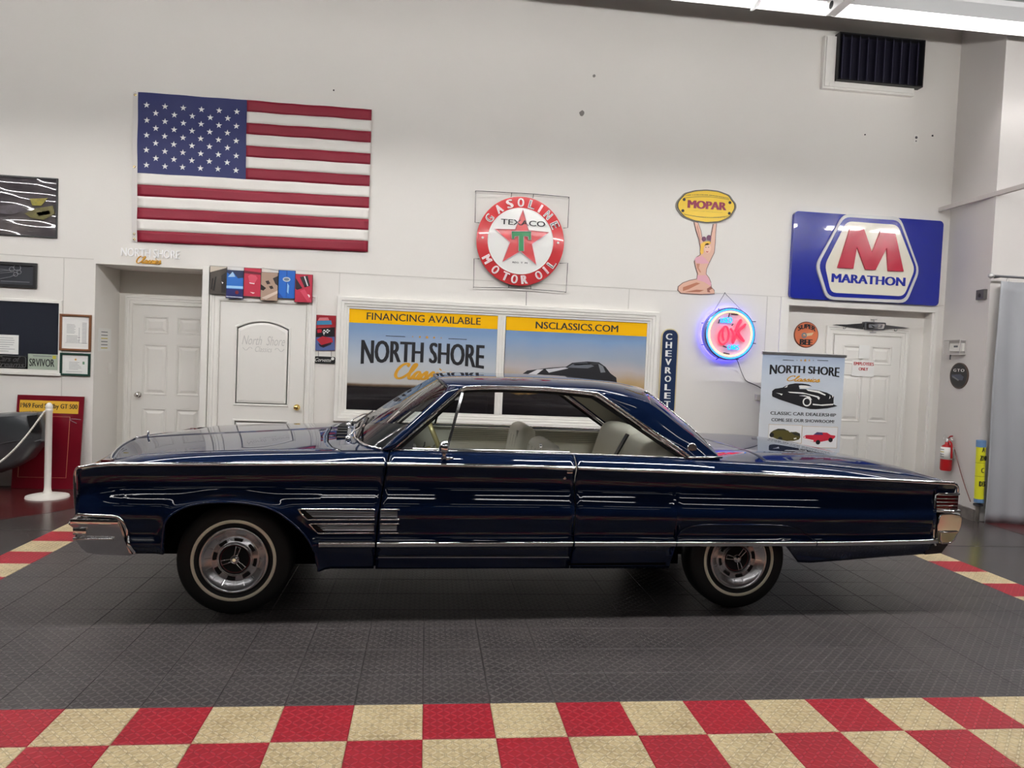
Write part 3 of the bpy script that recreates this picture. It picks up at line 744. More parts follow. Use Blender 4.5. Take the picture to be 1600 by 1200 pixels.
for far in (False, True):
    fy = lambda p: (p[0], CW-p[1], p[2]) if far else tuple(p)
    # rear part of the C-pillar that wraps round to the backlight
    R = [[fy(sect(i, t)) for t in (0,.02,.05,.09,.14,.20,.25,.297)] for i in range(42, NS)]
    MB().grid(R).build('pillar_return', paint, car, smooth=True)
    # sail panel: between the window edge and the crease
    we = lambda t: Vector((2.19+(2.80-2.19)*t, .25+(.112-.25)*t, 1.375+(.980-1.375)*t))
    rail = [RAIL[i] for i in range(24, NS)]; n = len(rail); R = []
    for k in range(n):
        t = k/(n-1); a = we(t); b = rail[k]
        R.append([fy(a+(b-a)*s+Vector((0, -.006*math.sin(PI*s), 0))) for s in (0,.2,.4,.6,.8,1)])
    R.append([fy(Vector((2.82+(2.995-2.82)*s, .108+.02*s, .978+.0*s))) for s in (0,.2,.4,.6,.8,1)])
    MB().grid(R).build('sail_panel', paint, car, smooth=True)
    MB().tube([fy(Vector((2.76+.24*s, .100+.018*s, .993+.006*s))) for s in (0,.5,1)], .008, 8).build('pillar_base_moulding', chrome, car, smooth=True)
    MB().lathe([(0,-.010),(.012,-.012),(.02,-.008),(.024,-.010),(.030,-.008),(.033,-.003),(.033,.006)], 24, 'Y', fy((2.80, .138, 1.052))).build('pillar_emblem', brushed, car, smooth=True)
    # chrome round the side opening
    A = [(.905,.108,1.002),(1.0,.140,1.088),(1.1,.176,1.178),(1.2,.212,1.268),(1.275,.238,1.335),(1.305,.246,1.36),(1.34,.25,1.374),(1.42,.25,1.381),(1.55,.25,1.385),(1.84,.25,1.387),(2.06,.25,1.375),(2.17,.25,1.366),(2.20,.243,1.350),(2.30,.220,1.287),(2.5,.175,1.158),(2.7,.130,1.030),(2.785,.110,.975)]
    out_ = [(x-.014 if z < 1.37 and x < 1.3 else (x+.014 if x > 2.1 else x), y-.006, z+.013) for x, y, z in A]
    MB().tube([fy(p) for p in out_], .0075, 8).build('drip_rail', chrome, car, smooth=True)
    MB().tube([fy(p) for p in A], .0075, 8).build('window_frame', chrome, car, smooth=True)
    inn = [(x+.016 if x < 1.3 else (x-.016 if x > 2.1 else x), y+.012, z-.014) for x, y, z in A]
    MB().tube([fy(p) for p in inn], .011, 8).build('weather_strip', matte_black, car, smooth=True)
    # A pillar
    R = []
    for k in range(11):
        t = k/10; a = Vector((.848,.104,.996)).lerp(Vector((1.243,.262,1.378)), t); b = Vector((.893,.100,1.0)).lerp(Vector((1.318,.246,1.388)), t)
        R.append([fy(a+(b-a)*s+Vector((0, -.008*math.sin(PI*s), 0))) for s in (0,.25,.5,.75,1)])
    o = MB().grid(R).build('windshield_pillar', paint, car, smooth=True); md = o.modifiers.new('skin', 'SOLIDIFY'); md.thickness = .03; md.offset = 0
    MB().tube([fy(Vector((.843,.106,.998)).lerp(Vector((1.24,.266,1.374)), t/8)) for t in range(9)], .0085, 8).build('windshield_side_moulding', chrome, car, smooth=True)
    # vent window and its bar
    MB().bar([fy((1.228,.150,1.0)), fy((1.318,.238,1.352))], .016, .02, up=(0,1,0)).build('vent_window_bar', chrome, car)
    MB().add([fy(p) for p in ((.96,.135,1.02),(1.222,.150,1.005),(1.312,.236,1.345))], [(0,1,2)]).build('vent_window', car_glass, car)
    # sill chrome and door cap
    MB().tube([fy((x, .112, zs(x)+.004)) for x in lin(.90, 2.78, 20)], .006, 8).build('window_sill_moulding', chrome, car, smooth=True)
    MB().box(1.02, 2.0, yside(.145, far)-.012, yside(.145, far)+.012, 1.000, 1.012, .003).build('glass_edge', chrome, car)
    # inner door and quarter trim
    mb = MB(); mb.box(.90, 2.0, yside(.16, far)-.02, yside(.16, far)+.02, .50, .99, .01).build('door_trim', vinyl, car, smooth=True, angle=40)
    MB().box(2.0, 2.95, yside(.16, far)-.02, yside(.16, far)+.02, .50, .975, .01).build('quarter_trim', vinyl, car, smooth=True, angle=40)
    for k in range(6):
        MB().box(1.35, 2.68, yside(.185 if not far else .185, far)-.003, yside(.185, far)+.003, .88+.016*k, .883+.016*k).build('trim_rib', vinyl_dark, car)
    MB().box(1.2, 2.66, yside(.182, far)-.008, yside(.182, far)+.008, .976, .988, .003).build('trim_moulding', brushed, car)
    # inside of the rear pillar
    MB().grid([[fy((2.24+.56*t+.012, .275-.125*t, 1.355-.375*t)), fy((2.46+.50*t, .275-.12*t, 1.36-.36*t))] for t in lin(0, 1, 8)]).build('pillar_trim', headliner, car, smooth=True)
# windshield and mouldings
HEAD = lambda y: (lambda d: (interp([(.262,1.243),(.4,1.212),(.6,1.190),(.97,1.178)], d), interp([(.262,1.376),(.4,1.400),(.6,1.418),(.97,1.430)], d)))(min(y, CW-y))
R = []
for k in range(17):
    t = k/16; row = []
    for j in range(33):
        s = j/32; yb = .112+(CW-.224)*s; yt = .268+(CW-.536)*s
        xb, zb2 = ws_base(yb); xt, zt2 = HEAD(yt)
        e = math.sin(PI*t)*.02
        row.append((xb+(xt-xb)*t-e*.5, yb+(yt-yb)*t, zb2+.006+(zt2-zb2-.006)*t+e*.5))
    R.append(row)
MB().grid(R).build('windshield', car_glass, car, smooth=True)
MB().tube(R[0], .0085, 8).build('windshield_base_moulding', chrome, car, smooth=True)
MB().tube(R[-1], .011, 8).build('windshield_header_moulding', dark_metal, car, smooth=True)
for y0, y1 in ((.42, .80), (1.02, 1.40)):            # wipers
    xb, zb2 = ws_base(y0)
    wp = MB().tube([(xb-.05, y0, zb2+.012), (xb-.02, y0+.05, zb2+.045), (xb+.035, y0+.22, zb2+.065), (ws_base(y1)[0]+.06, y1, ws_base(y1)[1]+.075)], .006, 8)
    wp.lathe([(.018,0),(.018,.02),(.0,.026)], 12, 'Z', (xb-.05, y0, zb2-.004))
    o = wp.build('wiper_arm', chrome, car, smooth=True)
    MB().bar([(xb+.005, y0-.12, zb2+.03), (ws_base(y1)[0]+.075, y1+.12, ws_base(y1)[1]+.085)], .008, .012).build('wiper_blade', black, o)
# headliner
MB().grid([[(x, y, z-.02) for x, y, z in r] for r in roof_rows(1, 40, ts)]).build('headliner', headliner, car, smooth=True)
# ---- wheels
def wheel(x, y, z, far, turn):
    w_ = bpy.data.objects.new('wheel_hub', None)
    sg = -1 if not far else 1
    def lath(name, prof_, m, parent, n=64, sm=True, ang=None):
        mb = MB().lathe([(r, y+sg*h) for r, h in prof_], n, 'Y', (x, 0, z))
        mb.v = [(vx, vy, max(vz, .002)) for vx, vy, vz in mb.v]
        return mb.build(name, m, parent, smooth=sm, angle=ang)
    # outward offset h measured from the wheel centre plane (tyre half width .10)
    tyre = lath('tyre', [(.19,-.09),(.25,-.105),(.30,-.098),(.322,-.08),(.331,-.05),(.333,0),(.331,.05),(.324,.078),(.310,.093),(.280,.103),(.258,.106),(.214,.104),(.205,.098),(.190,.086),(.19,-.09)], rubber, car)
    lath('whitewall', [(.2215,.1045),(.2220,.1078),(.2400,.1080),(.2410,.1050)], whitewall, tyre)
    cov = lath('wheel_cover', [(.192,.080),(.196,.100),(.192,.106),(.184,.106),(.178,.098),(.168,.086),(.144,.070),(.134,.066),(.131,.072),(.104,.076),(.101,.080),(.097,.090),(.093,.092),(.088,.088),(.085,.078),(.082,.062),(.0,.062)], mat('wheel_chrome', (.78,.78,.80), .25, 1), tyre, ang=60)
    mb = MB()
    for k in range(8):
        a = PI*2*k/8+.25+turn
        pts = []
        for rr in (.109, .126):
            pts += [(x+rr*math.cos(a+q), y+sg*.078, z+rr*math.sin(a+q)) for q in ((-.20,-.07,.07,.20) if rr == .109 else (.20,.07,-.07,-.20))]
        n = len(pts); s1 = MB().add(pts+[(p[0], p[1]-sg*.012, p[2]) for p in pts], [tuple(range(n)), tuple(range(2*n-1, n-1, -1))]+[(i, (i+1) % n, (i+1) % n+n, i+n) for i in range(n)])
        s1.build('cover_slot', matte_black, cov)
    for k in range(16):
        a = PI*2*k/16+turn
        MB().bar([(x+.135*math.cos(a), y+sg*.0715, z+.135*math.sin(a)), (x+.165*math.cos(a), y+sg*.0860, z+.165*math.sin(a))], .004, .003, up=(0,1,0)).build('cover_rib', chrome, cov)
    lath('cover_centre', [(0,.064),(.078,.064),(.082,.066)], matte_black, tyre, 40)
    lath('cover_red_ring', [(.079,.0655),(.083,.068),(.086,.072)], mat('red_ring', (.10,.008,.01), .3), tyre, 40)
    sp = MB().lathe([(0, y+sg*.098),(.010, y+sg*.098),(.014, y+sg*.092),(.022, y+sg*.090),(.028, y+sg*.078),(.030, y+sg*.064)], 24, 'Y', (x, 0, z)).build('spinner', chrome, tyre, smooth=True, angle=50)
    for k in range(3):
        a = turn+PI/2+.15+2*PI*k/3; c, s_ = math.cos(a), math.sin(a)
        p0 = Vector((x+.024*c, y+sg*.084, z+.024*s_)); p1 = Vector((x+.076*c, y+sg*.082, z+.076*s_)); sd = Vector((-s_, 0, c))
        MB().tube([p0+sd*.009, p1+sd*.013, p1-sd*.013, p0-sd*.009], .0034, 6).build('spinner_wing', chrome, sp, smooth=True)
wheel(.010, .205, .331, False, -.41); wheel(3.155, .225, .331, False, -.85)
wheel(.010, CW-.205, .331, True, .3); wheel(3.155, CW-.225, .331, True, .9)
# ---- bumpers, lamps, grille
def loft_bumper(name, prof_, bow, ya, yb, m, tuck=.16):
    mb = MB(); R = []
    cx = sum(p[0] for p in prof_)/len(prof_); cz = sum(p[1] for p in prof_)/len(prof_)
    st = [(ya, .90), (ya+.006, .97), (ya+.016, 1.0)]+[(y, 1.0) for y in lin(ya+.06, yb-.06, 26)]+[(yb-.016, 1.0), (yb-.006, .97), (yb, .90)]
    for y, s in st:
        o = bow*math.sin(PI*(y-ya)/(yb-ya))**.8
        R.append([(cx+(px-cx)*s+o, y+(tuck*max(0, .55-pz) if y < CW/2 else -tuck*max(0, .55-pz)), cz+(pz-cz)*s) for px, pz in prof_])
    mb.grid(R, True); n = len(prof_); N = len(mb.v)
    mb.f.append(tuple(range(n-1, -1, -1))); mb.f.append(tuple(range(N-n, N)))
    return mb.build(name, m, car, smooth=True, angle=28)
bchrome = mat('bumper_chrome', (.70,.70,.71), .13, 1)
fb = [(-.862,.556),(-.850,.574),(-.812,.592),(-.780,.597),(-.600,.594),(-.585,.585),(-.580,.560),(-.528,.376),(-.545,.368),(-.700,.372),(-.770,.384),(-.800,.412),(-.828,.462),(-.834,.476),(-.826,.488),(-.822,.524),(-.842,.538)]
fbo = loft_bumper('front_bumper', fb, -.10, .030, CW-.030, bchrome)
MB().box(-.85, -.60, .024, .034, .553, .586, .004).build('bumper_band', chrome, fbo, smooth=True, angle=40)
MB().tube([(-.836,.046,.470),(-.79,.038,.471),(-.65,.038,.472),(-.625,.042,.472)], .0095, 10).build('bumper_rib', chrome, fbo, smooth=True)
MB().box(-.835, -.765, .026, .044, .496, .536, .004).build('bumper_step', chrome, fbo, smooth=True, angle=40)
for far in (False, True):
    MB().tube([(x, yside(y, far), z) for x, y, z in [(p.x, side_d(p.x, max(p.z, .40))-.006, p.z) for p in spline([(-.815,0,.609),(-.72,0,.610),(-.62,0,.609),(-.585,0,.600),(-.562,0,.565),(-.530,0,.45),(-.508,0,.388)], 6)]], .0095, 8).build('bumper_moulding', chrome, car, smooth=True)
    MB().tube([(x, yside(y, far), z) for x, y, z in spline([(-.80,.052,.60),(-.835,.066,.64),(-.846,.072,.76),(-.845,.072,.83),(-.828,.064,.866),(-.79,.052,.874),(-.70,.034,.889)], 6)], .0085, 8).build('fender_edge_moulding', chrome, car, smooth=True)
    MB().tube([(x, yside(y, far), z) for x, y, z in [(hood_front(y_)-.002, y_, hood_z(hood_front(y_), y_)+.002) for y_ in lin(.15, .95, 14)]], .006, 8).build('hood_lip_moulding', chrome, car, smooth=True)
    MB().box(-.715, -.665, yside(.10, far)-.03, yside(.10, far)+.03, .897, .912, .004).build('marker_lens', red_lens, car)
    for yl, zl_ in ((.30,.74),(.52,.74)):            # headlamps
        hl = MB().lathe([(.085,.0),(.095,-.02),(.088,-.03)], 28, 'X', (-.80, yside(yl, far), zl_)).build('headlamp_ring', chrome, car, smooth=True)
        MB().lathe([(0,-.035),(.05,-.03),(.084,-.016)], 28, 'X', (-.79, yside(yl, far), zl_)).build('headlamp_lens', mat('lamp_glass', (.8,.82,.84), .05, .3, coat=1), hl, smooth=True)
MB().box(-.79, -.74, .08, CW-.08, .60, .86).build('grille_back', matte_black, car)
for k in range(7): MB().tube([(-.80, .66, .64+.033*k), (-.82, CW/2, .64+.033*k), (-.80, CW-.66, .64+.033*k)], .005, 6).build('grille_bar', chrome, car, smooth=True)
frame_mb(.18, CW-.18, .62, .85, [(0,0),(.012,.01),(.024,0)])
MB().lathe([(.012,0),(.010,.006),(.004,.01),(.004,.016)], 12, 'Z', (-.755,.97,.925)).build('ornament_base', chrome, car, smooth=True)
MB().tube([(-.755, .97+.010*math.cos(a), .958+.018*math.sin(a)) for a in [2*PI*k/16 for k in range(16)]], .0045, 8, closed=True).build('hood_ornament', chrome, car, smooth=True)
# rear end
MB().box(4.58, 4.622, .10, CW-.10, .42, .868, .012).build('tail_panel', paint, car, smooth=True, angle=40)
rb = [(4.502,.486),(4.498,.60),(4.506,.652),(4.522,.668),(4.60,.672),(4.668,.664),(4.685,.64),(4.682,.585),(4.665,.535),(4.625,.462),(4.59,.45),(4.53,.452)]
rbo = loft_bumper('rear_bumper', rb, .075, .026, CW-.026, bchrome)
for far in (False, True):
    fy = lambda p: (p[0], CW-p[1], p[2]) if far else tuple(p)
    pol = [(4.52,.542),(4.648,.548),(4.628,.50),(4.602,.472),(4.535,.470),(4.522,.495)]
    c_ = [fy((a, .022, b)) for a, b in pol]; n = len(pol)
    lens = MB().add(c_+[fy((a, .034, b)) for a, b in pol], [tuple(range(n)), tuple(range(2*n-1, n-1, -1))]+[(i, (i+1) % n, (i+1) % n+n, i+n) for i in range(n)]).build('reverse_lamp', cream_lens, rbo)
    MB().tube([fy((a, .022, b)) for a, b in pol], .0055, 8, closed=True).build('lamp_bezel', chrome, lens, smooth=True)
    tl = MB().box(4.478, 4.648, yside(.075, far)-.045, yside(.075, far)+.045, .690, .794, .006).build('tail_lamp', red_lens, car, smooth=True, angle=40)
    ybz = yside(.030, far)
    for k in range(5): MB().tube([(4.482, ybz, .697+.0235*k), (4.640, ybz, .697+.0235*k), (4.652, yside(.05, far), .697+.0235*k), (4.652, yside(.12, far), .697+.0235*k)], .0042, 6).build('lamp_bar', chrome, tl, smooth=True)
    MB().tube([fy(p) for p in ((4.648,.030,.800),(4.49,.030,.800),(4.473,.030,.790),(4.473,.030,.70),(4.478,.030,.600),(4.476,.026,.50),(4.49,.024,.455))], .0085, 8).build('lamp_frame', chrome, car, smooth=True)
    MB().tube([fy(p) for p in ((4.48,.028,.683),(4.66,.030,.684),(4.665,.06,.684))], .010, 8).build('lamp_sill', chrome, car, smooth=True)
    MB().tube([fy(p) for p in spline([(4.56,.030,.868),(4.615,.036,.862),(4.645,.046,.842),(4.652,.05,.80)], 5)], .010, 8).build('fin_tip_moulding', chrome, car, smooth=True)
    # short valance below the rear bumper
    MB().add([fy(p) for p in ((4.44,.04,.475),(4.60,.04,.46),(4.56,.05,.395),(4.44,.05,.385),(4.44,.12,.475),(4.60,.12,.46),(4.56,.12,.395),(4.44,.12,.385))],
        [(0,1,2,3),(7,6,5,4),(0,1,5,4),(1,2,6,5),(2,3,7,6),(3,0,4,7)]).build('valance', mat('valance_grey', (.05,.05,.055), .3, .5), car)
# ---- inside of the shell: dark underbody, wheel houses, floor
ub = MB().box(-.72, .88, .36, CW-.36, .30, .84).box(-.3, 2.9, .52, CW-.52, .19, .32).box(.80, 2.62, .10, CW-.10, .30, .50).box(2.6, 3.02, .36, CW-.36, .30, .50).box(3.0, 4.57, .36, CW-.36, .36, .82)
for y0, y1 in ((.075, .36), (CW-.36, CW-.075)):
    ub.box(-.76, -.40, y0, y1, .42, .84).box(.52, .86, y0, y1, .32, .86).box(-.42, .55, y0, y1, .735, .86)
    ub.box(2.0, 2.64, y0, y1, .31, .50).box(3.56, 4.55, y0, y1, .43, .80).box(2.60, 3.60, y0, y1, .70, .86)
ub.build('underbody', under, car)
MB().tube([(3.1,.5,.30),(3.6,.44,.40),(4.0,.42,.36),(4.45,.42,.33)], .03, 8).build('exhaust_pipe', mat('rusty_steel', (.05,.045,.04), .7, .5), car, smooth=True)
MB().tube([(.010,.24,.33),(.010,CW-.24,.33)], .04, 8).build('front_axle', under, car); MB().tube([(3.155,.24,.33),(3.155,CW-.24,.33)], .05, 8).build('rear_axle', under, car)
# ---- interior
def cushion(name, x0, x1, y0, y1, z0, z1, lean=0, r=.06, m=vinyl, parent=None):
    mb = MB().box(x0, x1, y0, y1, z0, z1); bm = bmesh.new()
    vs = [bm.verts.new(v) for v in mb.v]
    for f in mb.f: bm.faces.new([vs[i] for i in f])
    bmesh.ops.bevel(bm, geom=list(bm.edges), offset=r, segments=4, affect='EDGES', profile=.5)
    for v in bm.verts: v.co.x += lean*(v.co.z-z0)
    me = bpy.data.meshes.new(name); bm.to_mesh(me); bm.free()
    return link(name, me, m, parent or car, smooth=True, angle=50)
for y0, y1, zt_, xo in ((.28,.84,1.035,.0), (1.10,1.66,1.062,-.02)):
    cushion('front_seat', 1.35, 1.92, y0, y1, .52, .74, r=.05)
    s_ = cushion('seat_back', 1.80+xo, 1.94+xo, y0, y1, .66, zt_, lean=.14, r=.065)
    MB().box(1.785+xo+.06, 1.80+xo+.06, y0+.06, y0+.09, .97, 1.03).build('seat_hinge', chrome, s_)
    for k in range(4): MB().tube([(1.805+xo+.14*.12, y0+.1+.12*k, .78), (1.805+xo+.14*.3, y0+.1+.12*k, .98)], .004, 6).build('seat_piping', vinyl_dark, s_)
cushion('rear_seat', 2.25, 2.75, .25, CW-.25, .52, .74, r=.05)
for y0, y1 in ((.25,.95),(.99,CW-.25)):
    cushion('rear_seat_back', 2.50, 2.70, y0, y1, .66, 1.085 if y0 > .9 else 1.06, lean=.30, r=.07)
MB().bar([(2.535,.965,.86),(2.635,.965,1.045)], .06, .012, up=(-1,0,.3)).build('rear_seat_belt', black, car)
MB().box(2.72, 3.3, .2, CW-.2, .93, .962, .01).build('parcel_shelf', vinyl, car)
dash = MB().grid([[(x, y, z) for y in (.16, CW/2, CW-.16)] for x, z in ((.70,.985),(.92,1.0),(1.02,.985),(1.05,.93),(1.0,.80),(.95,.70))]).build('dashboard', mat('dash_navy', (.012,.014,.022), .4), car, smooth=True)
MB().box(1.028, 1.056, .30, .80, .88, .955, .006).build('gauge_cluster', brushed, dash)
SWc = Vector((1.20, .50, 1.045)); tilt = math.radians(24); ax = Vector((-math.cos(tilt), 0, -math.sin(tilt)*-1)).normalized()
ua = Vector((math.sin(tilt)*-1, 0, math.cos(tilt))); va = Vector((0,1,0))
sw = MB().tube([SWc+ua*(.19*math.sin(a))+va*(.19*math.cos(a))-Vector((.0,0,.07)) for a in [2*PI*k/40 for k in range(40)]], .0165, 10, closed=True).build('steering_wheel', gold_wheel, car, smooth=True)
hubp = SWc-Vector((.0,0,.07))+Vector((-.05,0,-.02))
for a in (.0, PI): MB().tube([hubp, SWc-Vector((0,0,.07))+ua*(.185*math.sin(a))+va*(.185*math.cos(a))], .010, 8).build('wheel_spoke', chrome, sw, smooth=True)
MB().tube([hubp, hubp+Vector((-.20,0,-.08))], .028, 12).build('steering_column', gold_wheel, car, smooth=True)
MB().tube([hubp+Vector((-.08,-.02,-.02)), hubp+Vector((-.05,-.16,.05)), hubp+Vector((-.05,-.18,.07))], .004, 6).build('gear_lever', chrome, car, smooth=True)
MB().tube([(1.30,1.20,1.36),(1.34,1.0,1.345),(1.36,.97,1.33)], .005, 6).build('mirror_stalk', chrome, car)
MB().box(1.355, 1.37, .87, 1.07, 1.29, 1.345, .006).build('rear_view_mirror', black, car)
# door mirror
mm = MB().lathe([(0,-.035),(.022,-.032),(.036,-.018),(.040,.0),(.040,.012),(.034,.013),(.0,.008)], 28, 'X', (1.205,-.045,1.045)).build('door_mirror', chrome, car, smooth=True, angle=60)
MB().tube([(1.20,-.045,1.01),(1.205,-.02,.985),(1.21,.03,.965)], [.010,.012,.018], 10).build('mirror_stem', chrome, mm, smooth=True)
MB().tube([(1.19,.022,.962),(1.23,.016,.968),(1.262,.016,.972)], [.010,.011,.005], 8).build('mirror_foot', chrome, mm, smooth=True)
MB().lathe([(0,.0135),(.034,.0140)], 28, 'X', (1.205,-.045,1.045)).build('mirror_glass', mat('mirror_glass', (.7,.72,.75), .02, 1), mm)
# ================================================================== things on the walls
def rpoly(pts, r, n=4):
    out = []
    P = [Vector(p) for p in pts]
    for i, p in enumerate(P):
        a = (P[i-1]-p); b = (P[(i+1) % len(P)]-p); ra = min(r, a.length*.45); rb = min(r, b.length*.45)
        s, e = p+a.normalized()*ra, p+b.normalized()*rb
        for k in range(n+1):
            t = k/n; out.append(tuple((1-t)**2*s+2*t*(1-t)*p+t*t*e))
    return out
class Sign:
    """a thing on a wall plane; l(px, py) gives its own x, z for a measured photo point"""
    def __init__(s, name, label, cat, origin, Y=WY, group=None):
        p = at(*origin, Y); s.o = p; s.Y = Y
        s.r = thing(name, label, cat, (p.x, Y, p.z), group=group)
    def l(s, px, py): q = at(px, py, s.Y); return (q.x-s.o.x, q.z-s.o.z)
    def P(s, pts): return [s.l(*p) for p in pts]
    def crop(s, pts, ox, oy, k): return [s.l(ox+a/k, oy+b/k) for a, b in pts]
    def flat(s, name, poly, y0, y1, m, parent=None): return MB().prism(poly, y0, y1).build(name, m, parent or s.r)
    def box(s, tl, br): a = s.l(*tl); b = s.l(*br); return (a[0], b[0], b[1], a[1])
def col(name, c=None, rough=.4, **k): return MATS[name] if c is None else mat(name, srgb(*c), rough, **k)

# ---- flag
flag_red = col('flag_red', (132,15,42), .55, bump=(14,.12)); flag_white = col('flag_white', (232,228,222), .55, bump=(14,.12)); flag_blue = col('flag_blue', (24,33,92), .5, bump=(14,.12))
F = Sign('flag', 'large cloth flag with white stars on blue and red and white stripes', 'flag', (215,378))
c4 = [F.l(217,145), F.l(581,172), F.l(575,394), F.l(215,378)]
def fp(u, v, y=0):
    a = Vector(c4[0]).lerp(Vector(c4[1]), u); b = Vector(c4[3]).lerp(Vector(c4[2]), u); p = a.lerp(b, v)
    wv = .006*math.sin(u*17+v*5)+.004*math.sin(u*41-v*13)+.004*math.sin(v*23+u*6)
    return (p.x, -.022-wv+y, p.y)
def cloth(name, u0, u1, v0, v1, m, n, y=0, parent=None):
    top = [[fp(u0+(u1-u0)*i/n, v0+(v1-v0)*j/4, y) for i in range(n+1)] for j in range(5)]
    o = MB().grid(top).build(name, m, parent or F.r, smooth=True); md = o.modifiers.new('thick', 'SOLIDIFY'); md.thickness = .002; return o
uc = .4575; vc = 7/13
for k in range(13):
    cloth('stripe', uc if k < 7 else 0, 1, k/13, (k+1)/13, flag_red if k % 2 == 0 else flag_white, 36)
can = MB().grid([[fp(uc*i/24, vc*j/20) for i in range(25)] for j in range(21)]).build('canton', flag_blue, F.r, smooth=True)
for r_ in range(9):
    for k in range(6 if r_ % 2 == 0 else 5):
        u = uc*(.083+.165*k+(.0825 if r_ % 2 else 0)); v = vc*(.157+.0925*r_)
        c0 = Vector(fp(u, v, -.004)); sp_ = star_poly(c0.x, c0.z, .034)
        MB().prism(sp_, c0.y-.001, c0.y+.002).build('star', white_print, can)
hd = MB().grid([[fp(-.022+.022*i/2, j/12) for i in range(3)] for j in range(13)]).build('flag_header', col('header_canvas', (214,210,206), .7), F.r, smooth=True)
for v in (.02,.5,.95,.985): c0 = fp(-.012, v, -.003); MB().tube([(c0[0]+.010*math.cos(a), c0[1], c0[2]+.010*math.sin(a)) for a in [2*PI*k/12 for k in range(12)]], .003, 6, closed=True).build('grommet', brass, hd, smooth=True)
MB().tube([(fp(.0,0)[0]-.03, -.02, fp(0,0)[2]), (fp(.0,0)[0]-.03, -.003, fp(0,0)[2])], .003, 6).build('flag_pin', dark_metal, F.r)
# ---- wall lettering under the flag
N = Sign('dealer_lettering', 'raised white and orange dealer lettering below the flag', 'lettering', (190,412))
x0, x1, z0, z1 = N.box((190,387), (281,405)); text(N.r, 'NORTH SHORE', x0, x1, z0, z1, -.012, mat('bright_white', (.95,.95,.95), .3), .012, bold=.01)
x0, x1, z0, z1 = N.box((214,400), (252,413)); script(N.r, 'Classics', x0, x1, z0, z1, -.012, gold_print, .13, depth=.012)

# ---- red enamel gasoline sign with unlit neon lettering
TX = Sign('gasoline_sign', 'round red and white enamel gasoline sign with star and neon lettering', 'sign', (812,378.5))
def K(a, b): return TX.l(720+a/6.667, 290+b/6.667)
rr_ = (K(1068,590)[0]-K(160,590)[0])/2; cx, cz = K(614,590)
tex_red = col('enamel_red', (206,62,66), .25, coat=.5); tex_white = col('enamel_white', (232,232,228), .2, coat=.5); neon_off = col('neon_glass', (236,196,206), .15)
MB().lathe([(0,-.075),(rr_-.01,-.075),(rr_,-.068),(rr_,-.04)], 64, 'Y', (cx,0,cz)).build('sign_disc', tex_red, TX.r, smooth=True, angle=40)
MB().lathe([(0,-.04),(rr_-.05,-.04),(rr_-.05,0)], 48, 'Y', (cx,0,cz)).build('sign_can', dark_metal, TX.r, smooth=True, angle=40)
ri = rr_*.725
MB().lathe([(0,-.079),(ri,-.079),(ri,-.075)], 64, 'Y', (cx,0,cz)).build('sign_face', tex_white, TX.r)
MB().lathe([(ri,-.079),(ri+.004,-.083),(ri+.010,-.083),(ri+.012,-.075)], 64, 'Y', (cx,0,cz)).build('face_rim', mat('white_print'), TX.r, smooth=True)
sp5 = [K(637,265), K(908,500), K(775,835), K(425,805), K(345,465)]
sc = (sum(p[0] for p in sp5)/5, sum(p[1] for p in sp5)/5)
star = []
for k in range(5):
    a, b = Vector(sp5[k]), Vector(sp5[(k+1) % 5]); star.append(tuple(a)); m_ = (a+b)/2; c_ = Vector(sc); star.append(tuple(c_+(m_-c_)*.50))
so = MB().prism(star, -.084, -.079).build('star', tex_red, TX.r)
MB().tube([(p[0], -.092, p[1]) for p in star], .005, 6, closed=True).build('star_tube', neon_off, so, smooth=True)
tb = [K(*p) for p in ((520,490),(720,490),(720,580),(690,580),(688,545),(645,540),(645,695),(590,695),(590,540),(550,545),(548,570),(520,570))]
to = MB().prism(tb, -.092, -.084).build('letter_t', col('enamel_green', (0,128,66), .3), TX.r)
MB().tube([(p[0], -.098, p[1]) for p in tb], .004, 6, closed=True).build('letter_tube', neon_off, to, smooth=True)
x0, z1 = K(412,348); x1, z0 = K(866,455)
text(TX.r, 'TEXACO', x0, x1, z0+.012, z1-.012, -.086, black_print, .003, bold=.012)
x0, z1 = K(530,797); x1, z0 = K(682,826); text(TX.r, 'REG  T  M', x0, x1, z0+.002, z1-.002, -.081, black_print, .002, bold=.02)
def ring_letters(word, angs, up_out):
    for ch, a in zip(word, angs):
        a = math.radians(a); r0 = rr_*.865; px_, pz_ = cx+r0*math.cos(a), cz+r0*math.sin(a)
        h = rr_*.19; w_ = rr_*.15*(.35 if ch == 'I' else (1.15 if ch == 'M' else 1))
        rot = a-PI/2 if up_out else a+PI/2
        lo = text(TX.r, ch, px_-w_/2, px_+w_/2, pz_-h/2, pz_+h/2, -.082, white_print, .006, bold=.045, rot=rot, name='ring_letter')
        text(lo, ch, px_-w_/2*.8, px_+w_/2*.8, pz_-h/2*.8, pz_+h/2*.8, -.088, neon_off if ch not in 'GNEL' else dark_metal, .005, bold=-.02, rot=rot, name='letter_tube')
ring_letters('GASOLINE', (147,127,109,92,75,61,46,28), True)
ring_letters('MOTOROIL', (-149,-129,-111,-97,-82,-59,-46,-33), False)
for a in (178, 1): MB().lathe([(0,-.082),(.012,-.082),(.014,-.075)], 12, 'Y', (cx+rr_*.86*math.cos(math.radians(a)), 0, cz+rr_*.86*math.sin(math.radians(a)))).build('rivet', white_print, TX.r)
for loop in (((190,395),(145,393),(152,65),(525,85),(755,98),(1120,130),(1105,447),(1060,450)), ((190,768),(135,766),(130,1063),(492,1070),(722,1083),(1088,1112),(1105,812),(1020,815))):
    MB().tube([(*K(*p),)[:1]+(-.05,)+(K(*p)[1],) for p in loop], .004, 6).build('wire_frame', black, TX.r)
